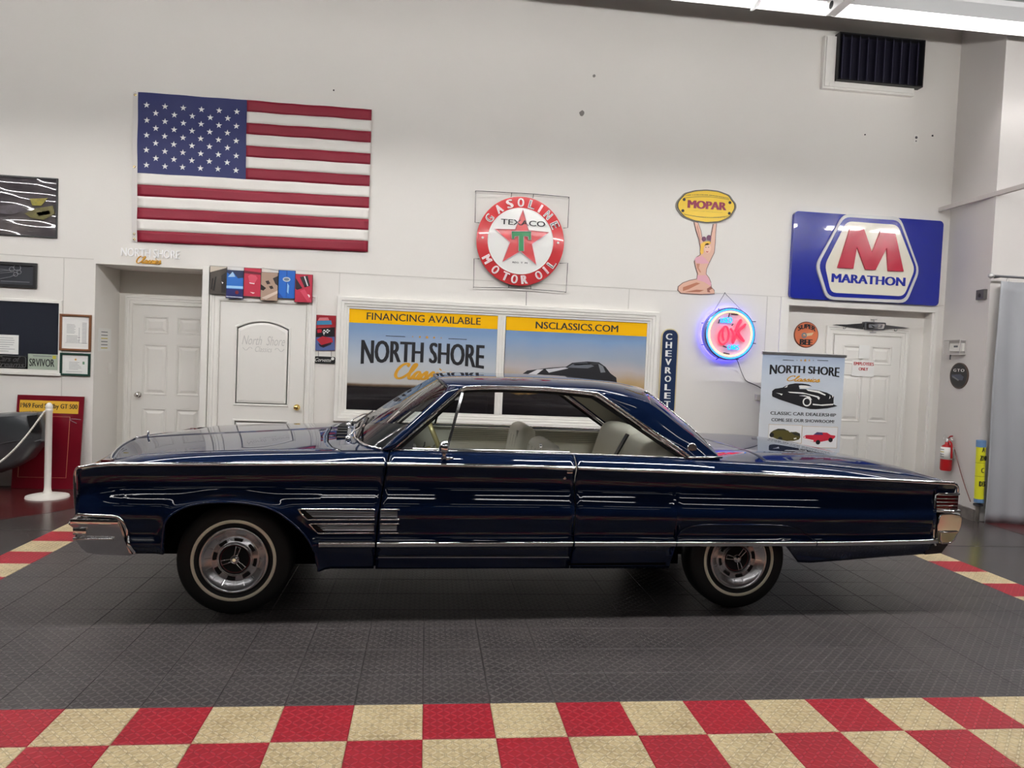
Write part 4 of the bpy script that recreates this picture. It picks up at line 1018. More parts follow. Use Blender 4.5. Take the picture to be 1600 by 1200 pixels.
for a, b in (((520,130),(525,85)), ((745,140),(752,98)), ((492,1070),(495,1040)), ((722,1083),(722,1050))):
    MB().tube([(K(*a)[0], -.05, K(*a)[1]), (K(*b)[0], -.05, K(*b)[1])], .004, 6).build('wire_clip', black, TX.r)
for p in ((152,65),(1120,130),(130,1063),(1088,1112)): MB().tube([(K(*p)[0], -.05, K(*p)[1]), (K(*p)[0], 0, K(*p)[1])], .004, 6).build('wire_foot', black, TX.r)
MB().tube([(K(683,1105)[0], -.004, K(683,1105)[1]), (K(683,1200)[0], -.004, K(683,1300)[1])], .003, 6).build('sign_cord', dark_metal, TX.r)

# ---- parts sign held up by a kneeling figure (flat die-cut metal)
MP = Sign('pinup_sign', 'die cut metal sign of a kneeling woman lifting a yellow oval', 'sign', (1085,460))
def Kc(pts): return MP.crop(pts, 1050, 290, 6.667)
plate = [(120,80),(230,50),(355,42),(480,55),(600,100),(630,150),(665,190),(668,240),(640,290),(605,340),(500,385),(355,395),(220,375),(110,330),(75,290),(38,240),(36,185),(60,145),(95,110)]
def shrink(pts, k, c): return [(c[0]+(a-c[0])*k, c[1]+(b-c[1])*k) for a, b in pts]
pl = MP.flat('oval_plate', rpoly(Kc(plate), .03), -.012, -.0, col('sign_grey_rim', (120,116,104), .4))
MP.flat('oval_black_line', rpoly(Kc(shrink(plate, .955, (353,218))), .03), -.0135, -.012, black_print, pl)
MP.flat('oval_yellow', rpoly(Kc(shrink(plate, .925, (353,218))), .03), -.015, -.0135, col('sign_yellow', (232,194,40), .35), pl)
for y_, ww in ((132,1),(300,1)):
    arc = [(120+470*t, y_+(-22 if y_ < 200 else 26)*math.sin(PI*t)+18*t) for t in lin(0,1,14)]
    mb = MB(); ribbon(mb, [Vector((a, 0, b)) for a, b in Kc(arc)], .006, -.0158, .001); mb.build('oval_line', black_print, pl)
def ktext(s, a, b, m, bold=.01, bend=0, **k):
    (x0, z1), (x1, z0) = Kc([a, b]); 
    return text(pl, s, x0, x1, z0, z1, -.017, m, .002, bold=bold, warp=(lambda t, q, x, z: (x, z+bend*math.sin(PI*t))) if bend else None, **k)
for a_, b_ in ((122,148),(598,180),(108,264),(592,292)): MP.flat('oval_notch', Kc([(a_+16*math.cos(2*PI*k/10), b_+16*math.sin(2*PI*k/10)) for k in range(10)]), -.0162, -.015, black_print, pl)
ktext('USE CHRYSLER ENGINEERED', (135,102), (590,140), black_print, .026, bend=.022)
ktext('MOPAR', (160,152), (560,262), col('plum_red', (140,24,58), .35), .05)
ktext('PARTS AND ACCESSORIES', (193,262), (518,285), black_print, .026)
ktext('PLYMOUTH-DODGE-DESOTO-CHRYSLER', (122,300), (582,335), black_print, .026, bend=-.018)
body = [(225,380),(270,385),(300,470),(315,560),(330,600),(395,590),(400,530),(425,400),(465,395),(455,480),(450,600),(440,700),(410,760),(385,810),(360,870),(355,920),(385,960),(405,1010),(410,1060),(440,1090),(440,1130),(300,1138),(90,1125),(55,1090),(60,1050),(110,1010),(180,985),(255,970),(262,920),(240,850),(228,790),(250,745),(290,720),(290,640),(275,560),(245,470)]
fig = MP.flat('figure_edge', [(a, b) for a, b in Kc(body)], -.010, 0, col('figure_outline', (96,66,66), .4))
def inset(pts, d):
    n = len(pts); out = []
    ar = sum(p[0]*q[1]-q[0]*p[1] for p, q in zip(pts, pts[1:]+pts[:1])); sg = 1 if ar > 0 else -1
    for i in range(n):
        a = Vector(pts[i-1]); p = Vector(pts[i]); b = Vector(pts[(i+1) % n]); t = (b-a).normalized()
        out.append(tuple(p+Vector((-t.y, t.x))*d*sg))
    return out
MP.flat('figure_skin', inset(Kc(body), .007), -.0125, -.010, col('figure_skin', (222,178,156), .35), fig)
for nm, pts, c in (('leg_shade', [(110,1060),(250,1010),(290,1020),(170,1080),(110,1100)], (188,120,92)), ('leg_shade', [(130,1110),(250,1085),(330,1090),(280,1110)], (176,108,84)), ('torso_shade', [(250,815),(285,815),(275,860),(300,905),(285,905),(255,860)], (196,134,108)), ('arm_shade', [(262,400),(278,470),(296,560),(290,600),(272,520),(252,430)], (200,150,132)), ('foot_shade', [(360,1075),(400,1050),(415,1075),(385,1090),(395,1115),(365,1110)], (150,92,80))):
    MP.flat(nm, Kc(pts), -.0135, -.0125, col('print_%d_%d_%d' % c, c), fig)
MP.flat('hair', Kc([(296,610),(330,585),(385,580),(402,600),(380,620),(345,622),(325,655),(322,705),(302,722),(290,695)]), -.0145, -.0125, col('blond', (238,190,70)), fig)
MP.flat('face', [(x, z) for x, z in Kc([(365+36*math.cos(2*PI*k/20), 655+52*math.sin(2*PI*k/20)) for k in range(20)])], -.0145, -.0125, col('face_skin', (234,194,172)), fig)
MP.flat('lips', Kc([(348,684),(368,690),(378,682),(368,698),(354,696)]), -.0155, -.0145, col('lips', (170,40,50)), fig)
for a in (348, 376): MP.flat('eye', Kc([(a-8,645),(a,640),(a+8,644),(a,649)]), -.0155, -.0145, black_print, fig)
for a, b in ((328,558),(380,546)): MP.flat('hair_bow', Kc([(a+24*math.cos(2*PI*k/14), b+(30 if a > 350 else 26)*math.sin(2*PI*k/14)) for k in range(14)]), -.014, -.010, col('bow_plum', (104,52,84)), fig)
MP.flat('swimsuit_top', Kc([(230,770),(250,745),(310,735),(350,770),(385,810),(310,816),(250,808)]), -.0145, -.0125, col('swimsuit_pink', (222,166,180)), fig)
MP.flat('swimsuit_bottom', Kc([(262,935),(355,935),(405,1020),(400,1050),(330,1005),(255,985)]), -.0145, -.0125, col('swimsuit_pink'), fig)

# ---- lit neon sign
NE = Sign('neon_sign', 'glowing round blue and pink neon used cars sign', 'sign', (1133,522.3), Y=WY)
def Kn(a, b): return NE.l(1080+a/7.06, 450+b/7.06)
rn = (Kn(648,510)[0]-Kn(100,510)[0])/2; ncx, ncz = Kn(375,510)
def emis(name, c, s): return mat(name, srgb(*c), .4, emit=srgb(*c), estr=s)
MB().lathe([(rn-.02,-.03),(rn,-.035),(rn,-.14),(rn-.012,-.145)], 56, 'Y', (ncx,0,ncz)).build('neon_can', col('can_metal', (120,130,160), .25, metal=.8), NE.r, smooth=True, angle=40)
MB().lathe([(0,-.125),(rn-.01,-.125),(rn-.01,-.118),(0,-.118)], 56, 'Y', (ncx,0,ncz)).build('neon_face', col('neon_face_pink', (236,190,214), .3), NE.r)
def ring(r, y, t, m, name, n=48): return MB().tube([(ncx+r*math.cos(2*PI*k/n), y, ncz+r*math.sin(2*PI*k/n)) for k in range(n)], t, 8, closed=True).build(name, m, NE.r, smooth=True)
ring(rn*.93, -.150, .0085, emis('neon_blue', (40,150,255), 1.6), 'blue_tube')
ring(rn*.84, -.150, .0085, emis('neon_cream', (255,236,150), 1.6), 'cream_tube')
ring(rn*.97, -.024, .008, emis('neon_violet', (80,70,255), 17), 'back_tube')
def nstroke(paths, m, name, t, y=-.155):
    mb = MB()
    for pth in paths: mb.tube([(Kn(p.x, p.y)[0], y, Kn(p.x, p.y)[1]) for p in spline(pth, 5)], t, 6)
    return mb.build(name, m, NE.r, smooth=True)
nred = emis('neon_red', (255,50,80), 1.1); ncy = emis('neon_cyan', (20,160,255), 1.6)
nstroke([[(300,440),(255,500),(248,580),(285,622),(335,590),(355,510),(335,435),(300,440),(290,520),(300,585)], [(372,450),(400,500),(395,600),(410,590),(450,440),(490,375),(480,360),(455,400),(425,480)], [(425,490),(480,450),(535,405),(520,430),(465,490),(500,560),(520,590),(480,560),(445,505)]], nred, 'ok_tube', .012)
def block(word, xa, xb, za, zb):
    n = len(word); w_ = (xb-xa)/n*.72; out = []
    G = {'U': [[(0,0),(0,.8),(.5,1),(1,.8),(1,0)]], 'S': [[(1,.1),(.5,0),(0,.2),(.5,.5),(1,.75),(.5,1),(0,.9)]], 'E': [[(1,0),(0,0),(0,1),(1,1)], [(0,.5),(.8,.5)]], 'D': [[(0,0),(0,1),(.6,1),(1,.5),(.6,0),(0,0)]], 'C': [[(1,.15),(.5,0),(0,.3),(0,.7),(.5,1),(1,.85)]], 'A': [[(0,1),(.5,0),(1,1)], [(.2,.6),(.8,.6)]], 'R': [[(0,1),(0,0),(.8,.05),(.8,.45),(0,.5),(1,1)]]}
    for i, ch in enumerate(word):
        x = xa+(xb-xa)*i/n
        out += [[(x+w_*p[0], za+(zb-za)*p[1]) for p in q] for q in G[ch]]
    return out
nstroke(block('USED', 268, 398, 338, 384), ncy, 'used_tube', .006)
nstroke(block('CARS', 345, 472, 634, 680), ncy, 'cars_tube', .006)
for p, q in (((250,395),(265,350)), ((300,640),(340,655)), ((390,295),(465,298)), ((305,715),(370,728)), ((395,420),(410,400)), ((360,330),(372,285))):
    MB().tube([(Kn(*p)[0], -.135, Kn(*p)[1]), (Kn(*q)[0], -.135, Kn(*q)[1])], .006, 6).build('tube_blackout', black, NE.r)
for p, q in (((105,390),(80,390)), ((105,625),(80,628)), ((640,375),(675,374)), ((640,612),(675,614)), ((270,250),(268,230)), ((465,245),(463,225)), ((265,775),(240,790)), ((440,785),(490,787))):
    MB().tube([(Kn(*p)[0], -.09, Kn(*p)[1]), (Kn(*q)[0], -.09, Kn(*q)[1])], .005, 6).build('can_clip', black, NE.r)
for p in ((215,265), (535,270)):
    a, b = Kn(*p), Kn(370,55); MB().tube([(a[0], -.09, a[1]), (b[0], -.004, b[1])], .0025, 6).build('hanging_wire', dark_metal, NE.r)
MB().lathe([(0,-.008),(.006,-.008),(.006,0)], 10, 'Y', (Kn(370,55)[0], 0, Kn(370,55)[1])).build('hook', dark_metal, NE.r)
cd_ = [Kn(*p) for p in ((455,770),(490,820),(540,930),(600,1020),(680,1060),(760,1100),(778,1130),(765,1170))]
MB().tube([(p.x, -.10+.09*min(1, k/12), p.y) for k, p in enumerate(spline(cd_, 4))], .004, 6).build('power_cord', black, NE.r, smooth=True)
q = Kn(750,1190); MB().box(q[0]-.06, q[0]+.02, -.07, 0, q[1]-.05, q[1]+.02, .006).build('transformer', col('transformer_grey', (196,192,186), .5), NE.r)

# ---- vertical automobile sign
CH = Sign('vertical_sign', 'narrow upright navy sign with cream border reading downward', 'sign', (1043.5,650))
a = CH.l(1033.5,513); b = CH.l(1053.8,650); w_ = b[0]-a[0]
CH.flat('sign_plate', rrect(a[0], b[0], 0, a[1], w_*.45), -.016, 0, col('sign_cream', (206,192,150), .4))
CH.flat('sign_field', rrect(a[0]+.014, b[0]-.014, .014, a[1]-.014, w_*.36), -.018, -.016, col('sign_navy', (26,44,78), .35))
for k, chh in enumerate('CHEVROLET'):
    px = 1044.5-.35*k; py = 526+13.15*k; c0 = CH.l(px, py); text(CH.r, chh, c0[0]-.038, c0[0]+.038, c0[1]-.036, c0[1]+.036, -.021, white_print, .003, bold=.03, name='letter')

# ---- big blue gasoline sign
MA = Sign('gas_station_sign', 'wide blue plastic sign with red letter in a white hexagon', 'sign', (1235,475))
def Km(pts): return MA.crop(pts, 1220, 320, 6.154)
X0_, X1_, Z0_, Z1_ = rect([(1237.9,331.4),(1470.2,346),(1462.1,477.6),(1231.4,467)], WY); X0_ -= MA.o.x; X1_ -= MA.o.x; Z0_ -= MA.o.z; Z1_ -= MA.o.z
ma_blue = col('sign_blue', (22,36,142), .22, coat=.6); ma_cream = col('sign_white', (226,222,206), .2, coat=.6)
MA.flat('sign_panel', rrect(X0_, X1_, Z0_, Z1_, .05), -.05, 0, ma_blue)
hx = Km([(570,95),(1110,128),(1297,640),(1170,950),(410,915),(303,590)])
hb = Km([(575,128),(1098,162),(1272,635),(1150,920),(425,888),(332,585)])
hc = Km([(595,170),(1082,205),(1245,628),(1140,885),(445,850),(388,585)])
MA.flat('hexagon_border', rpoly(hx, .09), -.075, -.05, col('sign_rim', (206,206,204), .25))
MA.flat('hexagon_band', rpoly(hb, .08), -.080, -.075, ma_blue)
MA.flat('hexagon_face', rpoly(hc, .07), -.085, -.080, ma_cream)
M_ = Km([(500,615),(620,240),(752,247),(828,470),(912,258),(1045,264),(1128,650),(980,645),(968,425),(862,636),(765,632),(685,415),(650,624)])
mo = MA.flat('letter_m', M_, -.105, -.085, col('sign_red', (176,28,56), .22, coat=.6))
(x0, z1), (x1, z0) = Km([(452,668), (1150,800)]); text(MA.r, 'MARATHON', x0, x1, z0+.012, z1+.002, -.089, ma_blue, .004, bold=.035)

# ---- framed pictures and papers at the left
def framed(name, label, tl, tr, br, bl, frame_m, fw, mat_m, paper_m, mw, cat='picture', Y=WY, depth=.025):
    X0, X1, Z0, Z1 = rect([tl, tr, br, bl], Y); r = thing(name, label, cat, (X0, Y, Z0)); W_, H_ = X1-X0, Z1-Z0
    frame_mb(fw, W_-fw, fw, H_-fw, [(0,-.004),(0,-depth*.7),(fw*.3,-depth),(fw*.8,-depth),(fw,-depth*.7),(fw,0)]).build('frame', frame_m, r)
    MB().box(fw*.5, W_-fw*.5, -.006, 0, fw*.5, H_-fw*.5).build('mount', mat_m, r)
    if paper_m: MB().box(fw+mw, W_-fw-mw, -.008, -.006, fw+mw, H_-fw-mw).build('sheet', paper_m, r)
    return r, W_, H_
def lines(r, x0, x1, z0, z1, n, y, m, h=.004, ragged=True):
    for k in range(n):
        z = z0+(z1-z0)*k/max(1, n-1); e = x1-(random.random()*.35*(x1-x0) if ragged else 0)
        MB().box(x0, e, y-.001, y, z-h/2, z+h/2).build('text_line', m, r)
wood = col('brown_wood', (122,78,48), .4, bump=(40,.1)); green_f = col('dark_green_frame', (24,58,48), .35)
r, W_, H_ = framed('framed_document', 'brown wood framed window sticker sheet on white wall', (93.5,490.5), (143,492), (143.5,549.5), (94,547.5), wood, .024, white_print, paper, .022, 'picture')
lines(r, .07, .21, .10, .16, 5, -.008, grey_print); lines(r, .07, .16, .19, .28, 8, -.008, grey_print, .003); lines(r, .225, .27, .09, .30, 14, -.008, grey_print, .005, False)
MB().box(.195,.198,-.0095,-.008,.09,.25).build('rule', grey_print, r); MB().box(.06,.28,-.0095,-.008,.085,.088).build('rule', grey_print, r)
r, W_, H_ = framed('framed_certificate', 'dark green framed certificate below the brown framed sheet', (94.5,551), (141.7,552.5), (141.7,588), (94.5,586.5), green_f, .022, white_print, paper, .004, 'picture')
lines(r, .09, .22, .07, .145, 6, -.008, grey_print, .003); MB().prism(star_poly(.155, .175, .016), -.0095, -.008).build('seal', gold_print, r); MB().box(.225,.245,-.0095,-.008,.125,.155).build('stamp', col('stamp_green', (110,150,120)), r); lines(r, .06, .25, .045, .045, 1, -.008, grey_print, .003)
# big glossy poster and black plaque
wrk = mat('glossy_dark_print', srgb(66,62,66), .08, coat=1, bump=(3.2,.9))
X0, X1, Z0, Z1 = rect([(-80,268), (91.3,279.5), (90,371), (-80,365)], WY); r = thing('framed_poster', 'black framed dark poster under wrinkled shiny plastic', 'poster', (X0, WY, Z0)); W_, H_ = X1-X0, Z1-Z0
frame_mb(.016, W_-.016, .016, H_-.016, [(0,-.004),(0,-.018),(.016,-.018),(.016,0)]).build('frame', black, r)
gr = [[(.012+(W_-.024)*i/40, -.008-.004*math.sin(j*1.1+i*.12)-.003*math.sin(j*.6-i*.2), .012+(H_-.024)*j/24) for i in range(41)] for j in range(25)]
MB().grid(gr).build('plastic_sheet', mat('poster_print', srgb(70,66,70), .1, coat=1, var=(2.4,.7,srgb(120,114,112))), r, smooth=True)
pq = [at(px, py, WY) for px, py in ((48,309),(78,309),(88,316),(78,322),(80,336),(62,342),(48,336),(55,327))]
for nm_, pp_, cc_ in (('yellow_car_print', ((48,311),(76,310),(66,322),(52,322)), (150,140,50)), ('yellow_car_print', ((40,334),(58,326),(84,322),(87,334),(70,344),(50,341)), (120,114,70)), ('grey_car_print', ((0,322),(30,320),(44,328),(20,336),(0,334)), (96,90,96)), ('chrome_print', ((58,333),(78,329),(80,335),(62,338)), (176,172,160))):
    MB().prism([(at(a_, b_, WY).x-X0, at(a_, b_, WY).z-Z0) for a_, b_ in pp_], -.0188, -.0145).build(nm_, mat('pp_%d_%d_%d' % cc_, srgb(*cc_), .15, coat=1, var=(20,.6,srgb(70,66,60))), r)
X0, X1, Z0, Z1 = rect([(-70,405), (58.7,412), (58.3,449.5), (-70,446)], WY); r = thing('black_plaque', 'black framed plaque with silver line drawing above the office window', 'picture', (X0, WY, Z0)); W_, H_ = X1-X0, Z1-Z0
frame_mb(.03, W_-.03, .03, H_-.03, [(0,-.01),(0,-.03),(.03,-.03),(.03,0)]).build('frame', black, r); MB().box(.01, W_-.01, -.010, 0, .01, H_-.01).build('plaque_face', col('plaque_grey', (52,54,60), .3), r)
def q2(px, py): p = at(px, py, WY); return (p.x-X0, p.z-Z0)
for c0, rr0 in (((28,418.5),5), ((19.5,421),3.5), ((31,425.5),3), ((25.5,429),3)):
    a = q2(*c0); MB().tube([(a[0]+rr0*.0068*math.cos(2*PI*k/14), -.014, a[1]+rr0*.0068*math.sin(2*PI*k/14)) for k in range(14)], .004, 6, closed=True).build('drawn_wheel', grey_print, r)
for a, b in (((0,421),(18,423)), ((0,427),(24,425)), ((0,436),(17,433)), ((17,433),(26,429)), ((0,424),(30,422))):
    p, q = q2(*a), q2(*b); MB().tube([(p[0], -.013, p[1]), (q[0], -.013, q[1])], .003, 6).build('drawn_line', grey_print, r)
a, b = q2(2,439), q2(47,442.5); text(r, 'A LEGEND BUILT FOR THE ROAD', a[0], b[0], b[1], b[1]+.012, -.012, grey_print, .001) if False else lines(r, a[0], b[0], b[1]+.008, b[1]+.008, 1, -.010, grey_print, .006, False)
# things in the office window
def sheet(name, label, cat, pts, Y, m, th=.004):
    X0, X1, Z0, Z1 = rect(pts, Y); r = thing(name, label, cat, (X0, Y, Z0)); MB().box(0, X1-X0, -th, 0, 0, Z1-Z0).build('sheet', m, r); return r, X1-X0, Z1-Z0
r, W_, H_ = sheet('paper_notice', 'white paper notice taped to the dark office window', 'notice', [(-14,522), (29,524), (29,554), (-14,552)], WY-.004, paper)
lines(r, .05, .24, .03, .17, 7, -.004, grey_print, .004)
r, W_, H_ = sheet('license_plate', 'pale green license plate reading SRVIVOR on the window sill', 'license plate', [(44,553), (90.5,554), (90,578.5), (44,577)], WY-.010, col('plate_green', (168,180,164), .35), .006)
text(r, 'SRVIVOR', .015, W_-.03, .035, H_-.05, -.008, black_print, .003, bold=.012); lines(r, .05, W_-.06, H_-.02, H_-.02, 1, -.006, grey_print, .008, False); MB().box(W_-.05, W_-.015, -.0075, -.006, H_-.045, H_-.01).build('tag_sticker', col('tag_yellow', (190,180,60)), r)
X0, X1, Z0, Z1 = rect([(-26,553.5), (43,556), (42,576), (-26,573)], WY-.010); r = thing('car_club_plaque', 'black plaque with silver script reading Cars of Dreams', 'plaque', (X0, WY-.010, Z0)); W_, H_ = X1-X0, Z1-Z0
MB().prism(rrect(0, W_, 0, H_, .03), -.012, 0).build('plaque_plate', black, r); MB().tube([(x, -.013, z) for x, z in rrect(.008, W_-.008, .008, H_-.008, .025)], .003, 6, closed=True).build('plaque_rim', brushed, r)
text(r, 'Cars of', .14, W_-.06, H_*.5, H_-.012, -.015, brushed, .003, shear=.35, bold=.01); text(r, 'Dreams', .10, W_-.02, .01, H_*.48, -.015, brushed, .003, shear=.35, bold=.01)
# notice and switch on the side of the recess
rc = thing('hours_notice', 'white paper notice with yellow marks on the recess side', 'notice', (R1a, 5.25, 1.46), -PI/2)
MB().box(-.16, .16, -.003, 0, .0, .25).build('sheet', paper, rc)
for k in range(6): MB().box(-.09, .07, -.004, -.003, .03+.035*k, .04+.035*k).build('text_line', grey_print if k % 3 else col('marker_yellow', (200,180,60)), rc)
rc.rotation_euler = (0, 0, PI/2)
sw_ = thing('light_switch', 'white light switch plate on the recess side', 'switch', (R1a, 5.40, 1.21), PI/2)
MB().box(-.036, .036, -.006, 0, 0, .118, .002).build('plate', white_trim, sw_); MB().box(-.008, .008, -.012, -.006, .045, .073, .002).build('toggle', white_trim, sw_)

# ---- six overlapping car canvases over the arched door
CV = Sign('canvas_set', 'row of six staggered canvas prints of car details over arched door', 'picture', (331,465))
def Kv(a, b): return CV.l(320+a/7.057, 410+b/7.057)
defs = [((70,50,255,355), (70,64,58), [([(70,120),(255,60),(255,50),(70,50)], (206,196,180)), ([(95,185),(110,180),(100,310),(82,300)], (24,22,20)), ([(130,165),(145,160),(125,320),(105,315)], (24,22,20)), ([(195,150),(245,110),(245,340),(200,340)], (40,38,38)), ([(200,215),(222,225),(210,240)], (240,240,236))]),
 ((255,95,440,400), (38,110,196), [([(255,95),(440,95),(440,170),(380,180),(330,120),(290,140),(255,120)], (40,52,88)), ([(270,170),(320,110),(350,165)], (170,206,236)), ([(255,265),(440,265),(440,292),(255,292)], (150,200,236)), ([(255,300),(440,300),(440,400),(255,400)], (30,36,96)), ([(255,380),(440,384),(440,392),(255,388)], (220,224,230)), ([(372+20*math.cos(k), 335+20*math.sin(k)) for k in [2*PI*i/14 for i in range(14)]], (120,24,34))]),
 ((445,70,632,380), (190,44,70), [([(445,100),(632,115),(632,140),(445,130)], (110,20,40)), ([(490,160),(520,140),(575,150),(595,180),(560,240),(510,235)], (214,84,104)), ([(505,228),(565,235),(560,245),(510,240)], (236,220,220)), ([(515,332),(570,338),(550,350)], (250,230,230))]),
 ((630,118,818,425), (172,146,128), [([(630,250),(690,290),(660,320),(630,310)], (34,28,28)), ([(760,180),(818,150),(818,260),(790,240)], (44,38,40)), ([(680,215),(715,205),(735,240),(700,250)], (50,40,38)), ([(720,270),(755,260),(772,290),(740,300)], (50,40,38)), ([(640,400),(818,310),(818,340),(690,415)], (214,196,182))]),
 ((822,95,1005,400), (28,100,190), [([(908,100),(914,100),(914,390),(910,390)], (16,60,130)), ([(910+42*math.cos(k), 193+26*math.sin(k)) for k in [2*PI*i/18 for i in range(18)]], (200,206,210)), ([(910+30*math.cos(k), 193+15*math.sin(k)) for k in [2*PI*i/18 for i in range(18)]], (120,130,140)), ([(920,230),(940,260),(935,350),(918,330)], (150,200,240)), ([(822,330),(880,395),(822,398)], (20,70,150))]),
 ((1005,138,1195,445), (184,40,66), [([(1010,180),(1085,290),(1030,312),(1010,300)], (40,30,36)), ([(1055,170),(1140,150),(1170,260),(1110,280)], (40,30,36)), ([(1098,160),(1112,158),(1150,262),(1138,266)], (210,210,214)), ([(1150+22*math.cos(k), 375+20*math.sin(k)) for k in [2*PI*i/14 for i in range(14)]], (230,220,222)), ([(1060,320),(1110,300),(1195,440),(1150,440)], (204,70,94))])]
for n, ((a, b, c, d), base, det) in enumerate(defs):
    y = -.052-.008*(n % 2 if n != 2 else 1)
    p, q = Kv(a, b), Kv(c, d)
    zc = min(Kv(a, d)[1], Kv(c, d)[1]); 
    x0, x1 = (Kv(a, b)[0]+Kv(a, d)[0])/2, (Kv(c, b)[0]+Kv(c, d)[0])/2
    z1, z0 = (Kv(a, b)[1]+Kv(c, b)[1])/2, (Kv(a, d)[1]+Kv(c, d)[1])/2
    cv = MB().box(x0, x1, y, -.036, z0, z1).build('canvas', col('canvas_%d' % n, base, .45), CV.r)
    for k, (pts, cc) in enumerate(det):
        poly = []
        for u, v in pts:
            tx = min(1, max(0, (u-a)/(c-a))); tz = min(1, max(0, (v-b)/(d-b))); poly.append((x0+(x1-x0)*tx, z1+(z0-z1)*tz))
        MB().prism(poly, y-.001-.0002*k, y).build('printed_shape', col('cv_%d_%d_%d' % cc, cc, .4), cv)
    MB().tube([(x, y-.0005, z) for x, z in ((x0,z0),(x1,z0),(x1,z1),(x0,z1))], .0025, 4, closed=True).build('canvas_edge', black, cv)
MB().tube([(Kv(440,100)[0], -.003, Kv(440,100)[1]), (Kv(645,62)[0], -.003, Kv(645,62)[1]), (Kv(830,95)[0], -.003, Kv(830,95)[1])], .002, 5).build('picture_wire', dark_metal, CV.r)
for u in (120, 540, 900): p = Kv(u, 80); MB().box(p[0]-.01, p[0]+.01, -.04, 0, p[1]-.05, p[1]-.02).build('wall_hook', dark_metal, CV.r)
# ---- little sports car sign with hanging plate
CO = Sign('sports_car_sign', 'small red and blue car sign with hanging black nameplate', 'sign', (508,548))
def Kq(a, b): return CO.l(320+a/7.057, 410+b/7.057)
a, b = Kq(1220,578), Kq(1436,975); tp = CO.flat('sign_top', [(a[0],b[1]),(b[0],b[1]),(b[0],a[1]),(a[0],a[1])], -.014, 0, col('sign_crimson', (150,34,44), .3))
def so_(pts, c, y, nm='printed_shape'): return MB().prism([Kq(*p) for p in pts], y-.001, y).build(nm, col('so_%d_%d_%d' % c, c, .35), tp)
so_([(1222,820),(1434,815),(1434,972),(1222,972)], (84,100,150), -.014); so_([(1225,730),(1434,715),(1434,820),(1225,825)], (26,22,28), -.0145)
so_([(1240,645),(1395,640),(1405,685),(1235,690)], (60,130,170), -.015); so_([(1265,610),(1360,608),(1375,640),(1250,642)], (206,120,126), -.015); so_([(1255,700),(1380,696),(1385,720),(1250,725)], (170,60,60), -.0152)
so_([(1235,850),(1300,815),(1405,835),(1415,880),(1340,910),(1290,915)], (170,40,52), -.0152); so_([(1250,890),(1290,912),(1400,880),(1395,905),(1310,940),(1270,925)], (40,24,32), -.0154)
for i in range(4):
    for j in range(3):
        so_([(1310+18*i, 745+14*j-3*i), (1328+18*i, 742+14*j-3*i), (1328+18*i, 756+14*j-3*i), (1310+18*i, 759+14*j-3*i)], (236,236,236) if (i+j) % 2 == 0 else (16,16,16), -.0156, 'checker')
so_([(1300,760),(1308,758),(1322,800),(1314,802)], (220,220,220), -.0156); so_([(1240,740),(1290,735),(1292,775),(1245,778)], (170,30,50), -.0156)
a, b = Kq(1207,1033), Kq(1440,1118); npl = CO.flat('nameplate', rrect(a[0], b[0], b[1], a[1], .02), -.016, 0, black)
text(npl, 'Corvette', a[0]+.012, b[0]-.045, b[1]+.018, a[1]-.018, -.018, white_print, .002, shear=.4, bold=-.005); c0 = Kq(1412,1062); MB().lathe([(0,-.0185),(.017,-.0185),(.017,-.016)], 20, 'Y', (c0[0],0,c0[1])).build('badge', white_print, npl)
for u in (1255, 1395): p, q = Kq(u,978), Kq(u,1035); MB().tube([(p[0],-.006,p[1]),(q[0],-.006,q[1])], .0025, 6).build('hanging_rod', dark_metal, CO.r)

# ---- posters in the double window
yel = col('poster_yellow', (250,190,20), .2, coat=.6)
def poster(name, label, pts, mt):
    X0, X1, Z0, Z1 = rect(pts, WY-.004); r = thing(name, label, 'poster', (X0, WY-.004, Z0)); W_, H_ = X1-X0, Z1-Z0
    MB().box(0, W_, -.004, 0, 0, H_).build('print', mt, r); MB().box(0, W_, -.0052, -.004, H_*.865, H_).build('header_band', yel, r); return r, W_, H_
sky1 = ramp_mat('poster_sky_left', [(0,srgb(22,20,22)),(.235,srgb(40,36,36)),(.255,srgb(120,100,80)),(.275,srgb(196,194,190)),(.5,srgb(188,196,204)),(.8,srgb(132,160,196)),(1,srgb(108,140,184))], .18, noise_amt=.03, coat=.5)
sky2 = ramp_mat('poster_sky_right', [(0,srgb(22,20,22)),(.235,srgb(40,36,36)),(.255,srgb(150,120,70)),(.36,srgb(186,160,120)),(.48,srgb(186,180,180)),(.62,srgb(160,170,184)),(.8,srgb(132,160,196)),(1,srgb(90,124,170))], .18, noise_amt=.22, coat=.5)
r, W_, H_ = poster('financing_poster', 'window poster with yellow financing header over dealer name', [(546,482), (777,494), (774,650), (541,637)], sky1)
text(r, 'FINANCING AVAILABLE', W_*.115, W_*.88, H_*.90, H_*.972, -.0075, black_print, .002, bold=.008)
for a, b, z in ((.245,.375,.745), (.665,.79,.745)): MB().box(W_*a, W_*b, -.006, -.004, H_*z, H_*z+.007).build('rule', black_print, r)
for k, s_ in enumerate((.010,.018,.024,.018,.010)): MB().prism(star_poly(W_*(.425+.048*k), H_*.752, s_), -.006, -.004).build('star', gold_print, r)
text(r, 'NORTH SHORE', W_*.085, W_*.915, H_*.495, H_*.70, -.0065, black_print, .002, bold=.034, warp=lambda t, q, x, z: (x, z+(.045*(2*t-1)**2*(q-1))+0))
script(r, 'Classics', W_*.32, W_*.70, H_*.33, H_*.48, -.0065, gold_print, .19)
r, W_, H_ = poster('website_poster', 'window poster with yellow web address header over striped black car', [(790,496), (1010,504), (1006,655), (786,652)], sky2)
text(r, 'NSCLASSICS.COM', W_*.205, W_*.79, H_*.895, H_*.965, -.0075, black_print, .002, bold=.015)
